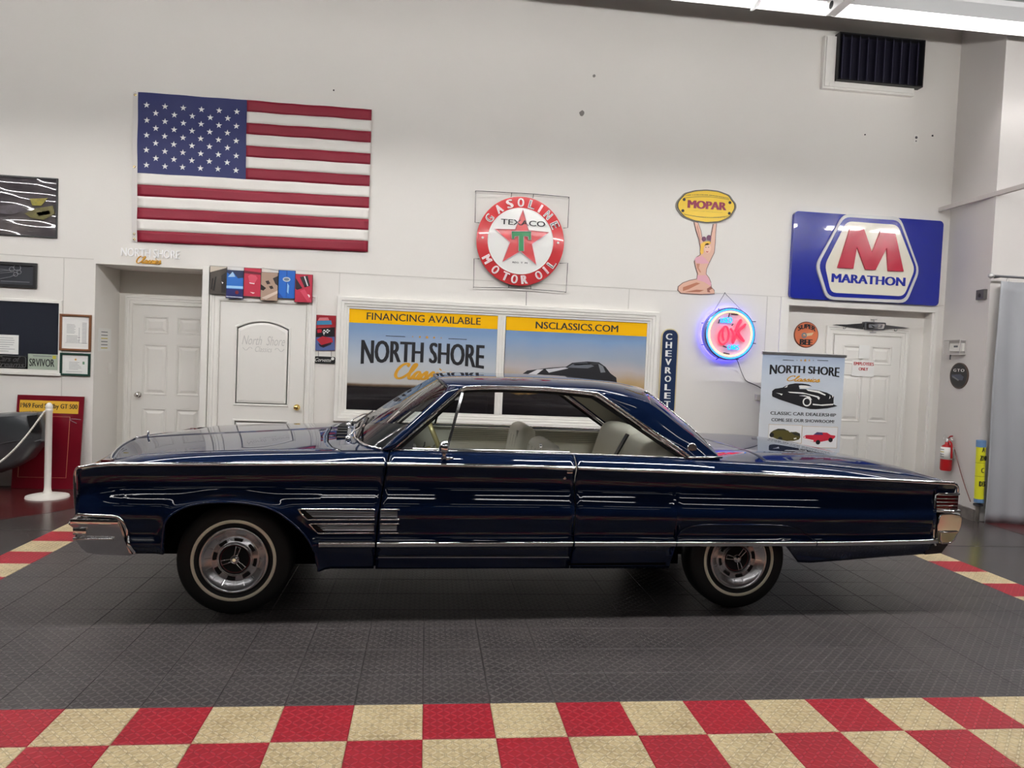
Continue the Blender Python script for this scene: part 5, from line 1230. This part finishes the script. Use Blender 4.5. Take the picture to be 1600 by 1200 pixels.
def Kp(a, b): p = at(520+a/2.963, 450+b/2.963, WY-.004); return (p.x-r.location.x, p.z-r.location.z)
bodyp = [(872,402),(900,382),(1000,370),(1080,364),(1108,346),(1180,340),(1232,344),(1262,365),(1285,395),(1312,415),(1318,470),(1280,500),(1230,505),(1190,490),(950,490),(905,470),(880,440)]
pc = MB().prism([Kp(*p) for p in bodyp], -.0055, -.004).build('printed_car', black_print, r)
for pts, c in (([(905,398),(945,378),(975,376),(940,402)], (214,214,216)), ([(985,376),(1075,367),(1090,372),(1000,392)], (200,200,204)), ([(1085,368),(1112,350),(1175,345),(1210,362),(1180,372)], (96,100,108)), ([(1228,350),(1250,362),(1262,390),(1240,392)], (120,124,130)), ([(1110,352),(1225,347),(1235,352),(1120,358)], (60,62,66))):
    MB().prism([Kp(*p) for p in pts], -.0062, -.0055).build('printed_shape', col('pc_%d_%d_%d' % c, c), pc)

# ---- things by the staff door
SB = Sign('round_orange_sign', 'small round orange sign on the wall above the standing banner', 'sign', (1259.5,522.5), Y=5.14)
def Ks(a, b): return SB.l(1160+a/3.75, 440+b/3.75)
rs = (Ks(445,310)[0]-Ks(301,310)[0])/2; c0 = Ks(372,311)
MB().lathe([(0,-.012),(rs-.008,-.012),(rs,-.006),(rs,0)], 40, 'Y', (c0[0],0,c0[1])).build('disc', col('rust_rim', (110,60,44), .4), SB.r)
MB().lathe([(0,-.0135),(rs*.93,-.0135),(rs*.93,-.012)], 40, 'Y', (c0[0],0,c0[1])).build('disc_face', col('sign_orange', (206,112,74), .4), SB.r)
text(SB.r, 'SUPER', c0[0]-rs*.72, c0[0]+rs*.72, c0[1]+rs*.32, c0[1]+rs*.68, -.016, black_print, .002, bold=.04, warp=lambda t, q, x, z: (x, z+.035*math.sin(PI*t)-.012))
text(SB.r, 'BEE', c0[0]-rs*.52, c0[0]+rs*.52, c0[1]-rs*.80, c0[1]-rs*.36, -.016, black_print, .002, bold=.05)
MB().lathe([(rs*.10,-.016),(rs*.22,-.016),(rs*.22,-.0135)], 20, 'Y', (c0[0]-.03,0,c0[1]-.01)).build('printed_wheel', grey_print, SB.r); MB().prism([(c0[0]-.06,c0[1]+.005),(c0[0]+.09,c0[1]+.03),(c0[0]+.07,c0[1]-.005),(c0[0],c0[1]-.02)], -.015, -.0135).build('printed_shape', col('sign_tan', (214,190,150)), SB.r)
EM = Sign('chrome_emblem', 'long chrome winged car emblem mounted above the staff door', 'emblem', (1360,510), Y=5.14)
def Ke(a, b): return EM.l(1160+a/3.75, 440+b/3.75)
for side, pts in (('l', [(520,252),(600,252),(695,245),(700,280),(600,268)]), ('r', [(828,255),(970,272),(900,278),(825,282)])):
    MB().prism([Ke(*p) for p in pts], -.035, -.02).build('wing', col('dull_chrome', (112,112,114), .25, metal=.9), EM.r)
EM.flat('emblem_body', rpoly([Ke(*p) for p in ((700,235),(828,242),(822,285),(702,283))], .02), -.05, -.0, dark_metal)
EM.flat('emblem_rim', rpoly([Ke(*p) for p in ((712,244),(820,250),(812,278),(712,276))], .015), -.056, -.05, chrome)
EM.flat('emblem_face', rpoly([Ke(*p) for p in ((724,250),(806,254),(800,273),(724,271))], .01), -.058, -.056, grey_print)
EM.flat('emblem_horse_bar', [Ke(*p) for p in ((735,256),(752,262),(765,268),(780,256),(796,258),(775,272),(750,270))], -.060, -.058, chrome)
for p in ((762,222),(756,298)):
    a, b = Ke(p[0]-18, p[1]), Ke(p[0]+18, p[1]); m_ = Ke(p[0], p[1]); e = Ke(p[0], 240 if p[1] < 250 else 283)
    MB().tube([(m_[0],-.03,m_[1]),(e[0],-.03,e[1])], .007, 8).tube([(a[0],-.03,a[1]),(b[0],-.03,b[1])], .006, 8).build('emblem_finial', steel, EM.r)
for p in ((590,266),(888,280)): q = Ke(*p); MB().lathe([(.016,-.04),(.016,0)], 12, 'Y', (q[0],0,q[1]-.008)).build('mounting_bolt', black, EM.r)
nt_, W_, H_ = sheet('employees_notice', 'white sheet lettered in red on the staff door', 'notice', [(1331.5,562), (1366,564), (1365.5,589), (1331,587)], 5.104, paper, .003)
text(nt_, 'EMPLOYEES', .02, W_-.01, H_*.68, H_*.88, -.005, red_paint, .002, bold=.02); text(nt_, 'ONLY', W_*.30, W_*.72, H_*.36, H_*.55, -.005, red_paint, .002, bold=.02)
sheet('blank_paper', 'blank white strip of paper taped above the red lettered sheet', 'notice', [(1342,539), (1359,540), (1358,561), (1342,560)], 5.104, paper, .003)
# ---- standing roll-up banner
BY = 4.45
p0 = at(1190.5,551,BY); p1 = at(1322,555,BY); BW = p1.x-p0.x; BZ = (p0.z+p1.z)/2
B = thing('rollup_banner', 'standing pale grey roll up banner with dealer name and car silhouette', 'banner', (p0.x, BY, -.012))
def Kb(a, b): p = at(1180+a/7.056, 540+b/7.056, BY); return (p.x-p0.x, p.z+.012)
sheet_m = ramp_mat('banner_print', [(0,srgb(196,200,206)),(.6,srgb(206,212,218)),(.85,srgb(196,206,218)),(1,srgb(168,184,206))], .35)
MB().box(.012, BW-.012, -.002, .002, .06, BZ+.0).build('banner_sheet', sheet_m, B)
MB().box(0, BW, -.014, .014, BZ-.01, BZ+.022, .004).build('top_rail', brushed, B); MB().box(-.01, BW+.01, -.06, .06, 0, .075, .012).build('base_cassette', brushed, B)
MB().tube([(BW/2, .03, .07), (BW/2, .03, BZ)], .010, 8).build('support_pole', steel, B)
for s_ in (.15, BW-.15): MB().box(s_-.02, s_+.02, -.16, .16, 0, .012).build('foot', steel, B)
yb = -.0035
def bt(s, a, b, m, **k): (x0, z1), (x1, z0) = Kb(*a), Kb(*b); return text(B, s, x0, x1, z0, z1, yb, m, .0015, **k)
bt('NORTH SHORE', (162,208), (926,322), black_print, bold=.034, warp=lambda t, q, x, z: (x, z+.03*(2*t-1)**2*(q-1)))
(x0, z1), (x1, z0) = Kb(356,330), Kb(710,402); script(B, 'Classics', x0, x1, z0, z1, yb, gold_print, .20, depth=.0015)
bt('CLASSIC CAR DEALERSHIP', (168,724), (888,785), black_print, bold=.014); bt('COME SEE OUR SHOWROOM!', (178,798), (868,856), black_print, bold=.014)
for a, b in (((303,160),(425,162)), ((683,163),(803,166))): (x0, z0), (x1, z1) = Kb(*a), Kb(*b); MB().box(x0, x1, yb, yb+.0015, (z0+z1)/2-.003, (z0+z1)/2+.003).build('rule', black_print, B)
for k, s_ in enumerate((.008,.014,.020,.014,.008)): c0 = Kb(460+45*k, 163); MB().prism(star_poly(c0[0], c0[1], s_), yb, yb+.0015).build('star', gold_print if 0 < k < 4 else grey_print, B)
def bp(pts, m, y, par, nm='printed_shape'): return MB().prism([Kb(*p) for p in pts], y, y+.001).build(nm, m, par)
sil = bp([(183,545),(186,500),(215,476),(300,462),(325,448),(380,425),(440,416),(520,418),(590,430),(625,450),(560,440),(500,436),(478,446),(488,478),(560,480),(690,492),(790,520),(850,552),(866,560),(862,600),(862,648),(905,666),(800,690),(660,702),(600,698),(500,672),(260,592),(190,562)], black_print, yb-.0008, B, 'car_silhouette')
for pts in ([(345,446),(355,432),(350,458),(318,464)], [(480,440),(545,440),(610,455),(580,468),(500,472)], [(358,508),(520,516),(700,560),(690,575),(560,535),(380,520)], [(560,482),(700,500),(775,540),(770,552),(690,520),(580,498)], [(480,552),(545,548),(600,562),(625,600),(600,590),(560,562)], [(688,555),(712,575),(700,598),(682,580)], [(632,640),(720,650),(862,640),(855,655),(740,664),(632,655)], [(225,520),(300,532),(290,550),(270,535)], [(820,548),(828,575),(812,590),(818,570)], [(845,545),(860,555),(850,575)]):
    bp(pts, white_print, yb-.0014, sil)
c0 = Kb(568,620); rw_ = (Kb(615,620)[0]-Kb(568,620)[0]); MB().lathe([(rw_*.72,yb-.0016),(rw_,yb-.0016),(rw_,yb-.0004)], 28, 'Y', (c0[0],0,c0[1])).build('printed_wheel', white_print, sil)
for fr_, bodyc, roofc, off, lab in (((150,868,508,1075), (84,78,40), (44,46,44), 0, 'olive'), ((515,888,895,1130), (196,48,66), (70,60,100), 1, 'red')):
    a, b = Kb(fr_[0], fr_[1]), Kb(fr_[2], fr_[3]); pic = MB().box(a[0], b[0], yb, yb+.001, b[1], a[1]).build('picture_panel', mat('pic_white', srgb(226,228,230), .4), B)
    for pth in (((a[0],a[1]),(b[0],a[1]),(b[0],b[1]),(a[0],b[1])),): MB().tube([(x, yb, z) for x, z in pth], .002, 4, closed=True).build('picture_border', mat('tan_line', srgb(190,160,110), .4), pic)
    if not off:
        bp([(165,960),(200,935),(300,925),(360,935),(380,955),(450,950),(490,968),(495,1010),(480,1035),(420,1050),(320,1050),(240,1030),(180,1005)], mat('olive_paint', srgb(*bodyc), .4), yb-.001, pic, 'printed_car')
        bp([(200,935),(250,915),(320,918),(355,938),(300,930)], mat('pic_dark', srgb(*roofc), .4), yb-.0014, pic); bp([(390,950),(490,968),(492,1000),(430,985)], mat('pic_dark'), yb-.0014, pic)
        wl = ((272,1030),(180,985)); hl_ = ((430,1025),(445,1022))
    else:
        bp([(528,1005),(560,985),(640,985),(700,955),(790,960),(830,985),(880,992),(880,1010),(850,1035),(720,1060),(640,1062),(540,1030)], mat('red_car_print', srgb(*bodyc), .35), yb-.001, pic, 'printed_car')
        bp([(640,982),(680,953),(740,958),(745,985)], mat('pic_violet', srgb(*roofc), .4), yb-.0014, pic); bp([(530,1018),(640,1042),(640,1058),(535,1030)], white_print, yb-.0014, pic)
        wl = ((690,1065),(828,1040)); hl_ = ((545,1010),)
    for q in wl: c0 = Kb(*q); MB().lathe([(0,yb-.002),(.026,yb-.002),(.026,yb-.0005)], 16, 'Y', (c0[0],0,c0[1])).build('printed_wheel', black_print, pic)
    for q in hl_: c0 = Kb(*q); MB().lathe([(0,yb-.002),(.008,yb-.002),(.008,yb-.0005)], 10, 'Y', (c0[0],0,c0[1])).build('printed_lamp', white_print, pic)
# ---- air vent, wall plates, nail holes
V = thing('air_vent', 'dark louvred air vent in a white box frame high on the wall', 'vent', (6.128, WY, 5.003)); W_, H_ = 1.052, .52
MB().box(0, W_, -.02, 0, 0, H_).build('vent_back', col('vent_dark', (30,28,44), .5), V)
frame_mb(0, W_, 0, H_, [(0,-.02),(0,-.10),(.015,-.10),(.015,0)]).build('vent_rim', black, V)
for k in range(10): x = W_*(k+.3)/10; MB().add([(x,-.095,.005),(x+.05,-.03,.005),(x+.05,-.03,H_-.005),(x,-.095,H_-.005),(x+.004,-.095,.005),(x+.054,-.03,.005),(x+.054,-.03,H_-.005),(x+.004,-.095,H_-.005)], [(0,1,2,3),(7,6,5,4),(0,3,7,4),(1,2,6,5),(0,1,5,4),(3,2,6,7)]).build('louvre_blade', col('vent_blade', (62,60,80), .35), V)
MB().box(-.17, -.018, -.055, 0, -.11, H_-.02, .006).build('vent_box', white_trim, V); MB().box(-.0175, W_-.06, -.055, 0, -.11, -.018, .006).build('vent_box', white_trim, V)
MB().box(-.15, -.09, -.07, -.055, -.09, H_-.04, .005).build('vent_lip', white_trim, V); MB().box(-.089, W_-.08, -.07, -.055, -.09, -.045, .005).build('vent_lip', white_trim, V)
def plate(px, py, label, w_=.07, h=.115):
    p = at(px, py, WY); r = thing('outlet_plate', label, 'outlet', (p.x, WY, p.z)); MB().box(-w_/2, w_/2, -.006, 0, -h/2, h/2, .002).build('plate', white_trim, r); MB().lathe([(0,-.009),(.016,-.009),(.016,-.006)], 14, 'Y', (0,0,.018)).build('socket', dark_metal, r); MB().lathe([(0,-.009),(.008,-.009),(.008,-.006)], 10, 'Y', (0,0,-.024)).build('screw', dark_metal, r)
plate(1431, 217.5, 'white outlet plate high on the wall below the dark vent')
for px, py, rr0, lab in ((928,118.5,.018,'small torn hole high in the white wall above the gasoline sign'), (909,177,.03,'larger chipped patch below the small torn hole'), (1351.5,210.5,.010,'dark anchor hole in the wall below the vent'), (1457,212,.013,'dark anchor hole beside the high outlet plate'), (1527-0,141,.0,''), (521.5,141,.010,'dark anchor hole above the flag')):
    if rr0 == 0: continue
    p = at(px, py, WY); pts = [(rr0*(.7+.5*random.random())*math.cos(2*PI*k/9), rr0*(.7+.5*random.random())*math.sin(2*PI*k/9)) for k in range(9)]
    o = MB().prism(pts, -.003, 0).build('anchor_hole', mat('hole_grey', srgb(130,126,122), .8) if rr0 > .015 else matte_black, None, (p.x, WY, p.z)); tag(o, lab, 'wall hole')
p = at(43,144,WY)
# ---- return wall on the right: local x runs towards the camera, local -y faces into the room
RA = Vector((7.727,5.0,0)); RD = Vector((7.572-7.727,4.1-5.0,0)).normalized(); RN = Vector((RD.y,-RD.x,0)); rzr = math.atan2(RD.y, RD.x)
def onret(px, py):
    d = FW+RT*((px-800)/FPX)-UP*((py-600)/FPX); n = RN; t = (RA-CAM).dot(n)/d.dot(n); p = CAM+d*t; return p
def rthing(name, label, cat, px, py): p = onret(px, py); return thing(name, label, cat, p, rzr), p
def rl(p, px, py): q = onret(px, py)-p; return (q.dot(RD), q.z)
G, gp = rthing('oval_sign', 'small black oval car sign on the return wall above the extinguisher', 'sign', 1499.5, 587)
a = rl(gp,1486,587); b = rl(gp,1514.5,587); rx = (b[0]-a[0])/2; rz_ = (rl(gp,1501,567)[1]-rl(gp,1499,607.5)[1])/2
MB().prism([(rx*math.cos(2*PI*k/36), rz_*math.sin(2*PI*k/36)) for k in range(36)], -.012, 0).build('oval_rim', col('bronze_rim', (96,80,72), .3, metal=.6), G)
MB().prism([(rx*.9*math.cos(2*PI*k/36), rz_*.93*math.sin(2*PI*k/36)) for k in range(36)], -.014, -.012).build('oval_face', black, G)
text(G, 'GTO', -rx*.58, rx*.62, rz_*.30, rz_*.52, -.017, white_print, .002, bold=.01, spacing=1.3)
MB().prism([(-rx*.75,rz_*.05),(rx*.2,rz_*.12),(rx*.6,-rz_*.1),(rx*.5,-rz_*.35),(-rx*.1,-rz_*.35),(-rx*.7,-rz_*.15)], -.016, -.014).build('printed_car', col('gto_blue', (62,68,88), .3), G); MB().prism([(-rx*.65,-rz_*.12),(rx*.05,-rz_*.42),(rx*.1,-rz_*.32),(-rx*.6,-rz_*.04)], -.0175, -.016).build('printed_bumper', grey_print, G)
TH, tp_ = rthing('thermostat_guard', 'clear locking thermostat guard above the black oval sign', 'thermostat', 1498, 543)
TH.location = tp_+RN*.008; a = rl(tp_,1485,543); b = rl(tp_,1510.5,543); hz_ = .085
MB().box(a[0]+.05, b[0]-.02, -.03, 0, -.045, .05, .004).build('thermostat', white_trim, TH); MB().box(-.03, .05, -.033, -.03, .0, .02).build('display', grey_print, TH)
mb = MB(); [mb.tube([(x, y, -hz_), (x, y, hz_)], .004, 6) for x in (a[0], b[0]) for y in (-.005, -.07)]; [mb.tube([(a[0], -.07, z), (b[0], -.07, z)], .004, 6) for z in (-hz_, hz_)]; mb.box(a[0], b[0], -.07, 0, hz_-.006, hz_).box(a[0], b[0], -.07, 0, -hz_, -hz_+.006)
mb.build('clear_cover', col('frosted_plastic', (208,204,200), .25), TH); MB().tube([(a[0]+.12,-.05,-hz_),(a[0]+.12,-.05,-hz_-.06)], .007, 6).build('key', dark_metal, TH)
SX, sp0 = rthing('switch_box', 'small dark switch box above the curtain rod corner', 'box', 1536.5, 460.5)
MB().box(-.075, .075, -.04, 0, -.055, .055, .004).build('box_body', col('box_grey', (86,84,84), .4), SX); MB().lathe([(0,-.045),(.022,-.045),(.022,-.04)], 14, 'Y', (0,0,-.01)).build('box_button', black, SX)
FE, fp_ = rthing('fire_extinguisher', 'red fire extinguisher with white label hanging on return wall', 'fire extinguisher', 1487.5, 736)
top = rl(fp_,1487.5,694)[1]; re = .062; ey = -.075
MB().lathe([(0,.0),(re*.9,.004),(re,.02),(re,top*.86),(re*.85,top*.94),(re*.4,top),(re*.35,top+.03),(0,top+.03)], 24, 'Z', (0,ey,0)).build('cylinder', red_paint, FE, smooth=True, angle=50)
MB().lathe([(re+.001,top*.44),(re+.002,top*.44),(re+.002,top*.90),(re+.001,top*.90)], 24, 'Z', (0,ey,0)).build('label_band', paper, FE, smooth=True)
for k in range(4): MB().lathe([(re+.003,top*(.52+.09*k)),(re+.003,top*(.55+.09*k))], 8, 'Z', (0,ey,0), -2.4, -.9).build('label_print', grey_print if k != 2 else col('marker_yellow'), FE)
MB().lathe([(.022,top+.02),(.024,top+.06),(.012,top+.07),(0,top+.07)], 14, 'Z', (0,ey,0)).build('valve', steel, FE, smooth=True)
MB().tube([(-.01,ey,top+.05),(.06,ey,top+.075),(.11,ey,top+.055)], .009, 8).build('handle', steel, FE, smooth=True); MB().tube([(0,ey,top+.06),(.06,ey,top+.10),(.10,ey,top+.105)], .008, 8).build('lever', red_paint, FE, smooth=True)
MB().tube([(-.06+.028*math.cos(2*PI*k/14), ey, top+.075+.028*math.sin(2*PI*k/14)) for k in range(14)], .0035, 6, closed=True).build('pull_pin', steel, FE, smooth=True)
MB().tube(spline([(.03,ey,top+.04),(.085,ey,top+.02),(.095,ey+.005,top*.8),(.09,ey+.01,top*.5)], 5), .011, 8).build('hose', red_paint, FE, smooth=True)
MB().box(-.03, .03, ey+re-.005, 0, top*.5, top*.9).build('wall_bracket', steel, FE)
a = onret(1494,702); b = onret(1519,784); cdm = col('red_cord', (120,72,64), .5)
cr = [a.lerp(b, t)+RN*.0+Vector((-.02,0,-.03*math.sin(PI*t))) for t in lin(0,1,10)]
tag(MB().tube([(p.x-a.x, p.y-a.y, p.z-a.z) for p in cr], .005, 6).build('thin_cord', cdm, None, tuple(a), smooth=True), 'thin reddish cord running from the extinguisher to the corner', 'cord')
# yellow marker tube strapped to a pipe at the corner
yy = thing('yellow_marker_tube', 'yellow tube with black lettering and blue ends at the corner', 'marker', (7.575, 4.045, -.012))
zt1 = at(1537,689,4.04).z+.012; zb1 = at(1533,784,4.04).z+.012; xt = at(1537,689,4.04).x-7.60; xb_ = at(1533,784,4.04).x-7.60
def yp(t): return (xb_+(xt-xb_)*t, 0, zb1+(zt1-zb1)*t)
MB().tube([yp(t) for t in (0,.25,.5,.75,1)], .046, 16).build('tube', col('safety_yellow', (222,220,46), .4), yy, smooth=True, angle=50)
for t0, t1 in ((-.01,.05), (.90,1.01)): MB().tube([yp(t0), yp(t1)], .049, 16).build('blue_tape', col('blue_tape', (96,130,170), .5), yy, smooth=True, angle=50)
for k, (t, s) in enumerate(((.72,'ZONO'), (.30,'DES'), (.52,'C'), (.86,'A'))):
    c0 = yp(t); text(yy, s, c0[0]-.034 if len(s) > 1 else c0[0]-.02, c0[0]+.034 if len(s) > 1 else c0[0]+.01, c0[2]-.025, c0[2]+.03, -.047, black_print, .012, bold=.02)
for t in (.42,.64): c0 = yp(t); MB().tube([yp(t), yp(t+.004)], .0465, 16).build('wrap_line', black, yy)
MB().tube([(xb_+.02, .03, 0), (xb_+.02, .03, zb1+.3)], .02, 10).build('pipe', mat('old_pipe', srgb(150,144,136), .6, var=(20,.6,srgb(90,84,78))), yy, smooth=True)
MB().lathe([(.05,0),(.05,.02),(.03,.03)], 14, 'Z', (xb_+.02,.03,zb1-.05)).build('pipe_collar', dark_metal, yy)
# conduit running out of the corner
c0 = at(1488,326,4.9)
tag(MB().box(-.02, .02, -4.2, .09, -.025, .025, .003).build('conduit', col('conduit_grey', (196,190,186), .4), None, (7.58, 4.9, c0.z)), 'long square conduit running out from the high wall corner', 'conduit')
# curtain and rod
CY = 3.99; cz1 = at(1555,437,CY).z; cx0 = at(1553,600,CY).x
rod = thing('curtain_rod', 'dark curtain rod with a ball finial at the wall corner', 'curtain rod', (at(1550,431,CY).x, CY, at(1550,431,CY).z))
MB().tube([(.0,0,0),(3.6,0,0)], .013, 10).build('rod', dark_metal, rod, smooth=True); MB().lathe([(0,-.03),(.02,-.025),(.032,0),(.02,.026),(.013,.035)], 16, 'X', (-.01,0,0)).build('finial', steel, rod, smooth=True)
MB().tube([(.12,0,0),(.12,.12,0)], .010, 8).build('rod_bracket', dark_metal, rod)
cur = MB(); R = []
for j in range(25):
    z = .0+(cz1-.0)*j/24; row = []
    for i in range(121):
        x = 3.4*i/120; q = .045*math.sin(x*11+.6*math.sin(z*2))+.02*math.sin(x*27+z)
        row.append((x+.03*math.sin(z*2.2)*(1-j/24)-.06*(1-j/24)*0, q*.6*(1-.3*j/24), z))
    R.append(row)
cr_ = thing('curtain', 'plain grey floor length curtain hanging from a dark rod', 'curtain', (cx0, CY, -.012))
o = cur.grid(R).build('curtain_cloth', col('grey_cloth', (160,162,166), .7, bump=(150,.08)), cr_, smooth=True); md = o.modifiers.new('thick', 'SOLIDIFY'); md.thickness = .004
for k in range(8): MB().tube([(.08+.4*k, .0+.017*math.cos(2*PI*i/12), cz1+.012+.022*math.sin(2*PI*i/12)) for i in range(12)], .003, 6, closed=True).build('curtain_ring', steel, cr_)

# ---- things on the floor at the left
ST = thing('stanchion', 'white plastic stanchion post on a round base', 'stanchion', (-2.24, 4.46, -.012)); plw = col('white_plastic', (232,228,220), .35)
MB().lathe([(0,.04),(.05,.045),(.075,.04),(.14,.03),(.19,.018),(.195,.0),(0,.0)], 36, 'Z').build('base', plw, ST, smooth=True, angle=50)
MB().lathe([(.045,.04),(.034,.07),(.031,.10),(.031,.86),(.034,.865),(.034,.885),(.030,.89),(.034,.905),(.030,.925),(.016,.945),(0,.95)], 24, 'Z').build('post', plw, ST, smooth=True, angle=50)
ch_a = Vector((-2.26, 4.42, .855)); ch_b = at(-40,745,4.05)
pth = [ch_a.lerp(ch_b, t)+Vector((0,0,-.10*math.sin(PI*t))) for t in lin(0,1,60)]
rope = thing('plastic_rope', 'white twisted rope hanging from the stanchion', 'rope', tuple(ch_a))
for ph in (0, PI):
    pts = []
    for k in range(60*3):
        t = k/(60*3-1); p = ch_a.lerp(ch_b, t)+Vector((0,0,-.10*math.sin(PI*t))); a = t*150+ph
        pts.append(p-ch_a+Vector((0, .006*math.cos(a), .006*math.sin(a))))
    MB().tube(pts, .0065, 6).build('strand', plw, rope, smooth=True)
# red display board leaning on the wall
bq = [at(a, b, 4.86) for a, b in ((7,628), (127,632.5), (121,765), (-6,762))]
BD = thing('display_board', 'tall dark red car show board with a yellow title leaning on wall', 'board', (-2.80, 4.88, -.012)); BD.rotation_euler = (math.radians(-5.5), 0, 0)
bw = .665; bh = .985
MB().box(0, bw, -.008, .008, 0, bh, .003).build('board', col('board_red', (112,10,28), .3, coat=.3), BD)
MB().box(.03, bw-.05, -.010, -.008, bh-.185, bh-.055).build('title_strip', col('title_yellow', (226,178,60), .4), BD)
text(BD, '1969 Ford Shelby GT 500', .04, bw-.06, bh-.150, bh-.085, -.012, black_print, .002, bold=.015)
for pth in (((.06,.12),(bw-.13,.12),(bw-.13,bh-.22),(.06,bh-.22)),): MB().tube([(x, -.008, z) for x, z in pth], .0025, 4, closed=True).build('pinstripe', col('pinstripe', (200,150,110)), BD)
MB().tube(spline([(bw-.02,-.009,.74),(bw-.10,-.009,.745),(bw-.13,-.009,.735),(bw-.06,-.009,.70)], 4), .003, 5).build('printed_flourish', grey_print, BD)
# nose of a dark grey car reaching in behind the rope
gcp = [(-190,668),(-100,655),(0,646),(40,644),(58,645),(63,650),(68,674),(67,690),(56,702),(44,718),(25,730),(0,740),(-100,748),(-190,752)]
GX = thing('grey_car', 'front end of a dark grey car behind the white rope', 'car', (-3.0, 4.53, -.012)); gpaint = mat('grey_car_paint', (.055,.06,.065), .3, .2, coat=1)
prof0 = [(at(a, b, 4.57).x+3.0, at(a, b, 4.57).z+.012) for a, b in gcp]; ccx = sum(p[0] for p in prof0)/len(prof0); ccz = sum(p[1] for p in prof0)/len(prof0)
R = []
for y, s_, dx in ((0.0,.86,-.08),(.02,.93,-.05),(.05,.98,-.02),(.10,1.0,-.01),(.20,1.0,-.01),(.29,.98,-.03)):
    R.append([(ccx+(x-ccx)*(1-(1-s_)*.35)+dx, y, ccz+(z-ccz)*s_) for x, z in spline([(a, b) for a, b in prof0]+[prof0[0]], 3)[:-1]] if False else [(ccx+(x-ccx)*(1-(1-s_)*.35)+dx, y, ccz+(z-ccz)*s_) for x, z in prof0])
gb = MB().grid(R, True); n = len(prof0); N_ = len(gb.v); gb.f.append(tuple(range(n-1,-1,-1))); gb.f.append(tuple(range(N_-n, N_))); gb.build('body_front', gpaint, GX, smooth=True, angle=35)
def gl(px, py): p = at(px, py, 4.53); return (p.x+3.0, p.z+.012)
MB().prism([gl(*p) for p in ((42,650),(58,648),(64,672),(48,676))], -.004, .03).build('lamp_recess', black, GX)
MB().tube([(*gl(0,694)[:1], -.004, gl(0,694)[1]), (gl(30,688)[0], -.006, gl(30,688)[1]), (gl(50,684)[0], -.004, gl(50,684)[1])], .004, 6).build('body_crease', gpaint, GX)
MB().tube([(gl(54,690)[0],.0,gl(54,690)[1]),(gl(64,687)[0],.03,gl(64,687)[1])], .004, 6).build('bumper_strip', dark_metal, GX)
MB().lathe([(0,.0),(.20,.0),(.30,.02),(.31,.08),(.30,.15),(.2,.17)], 32, 'Y', (-.45,.06,.31)).build('tyre', rubber, GX, smooth=True)
MB().box(-1.0, .10, .10, .28, .16, .5).build('underbody', under, GX)
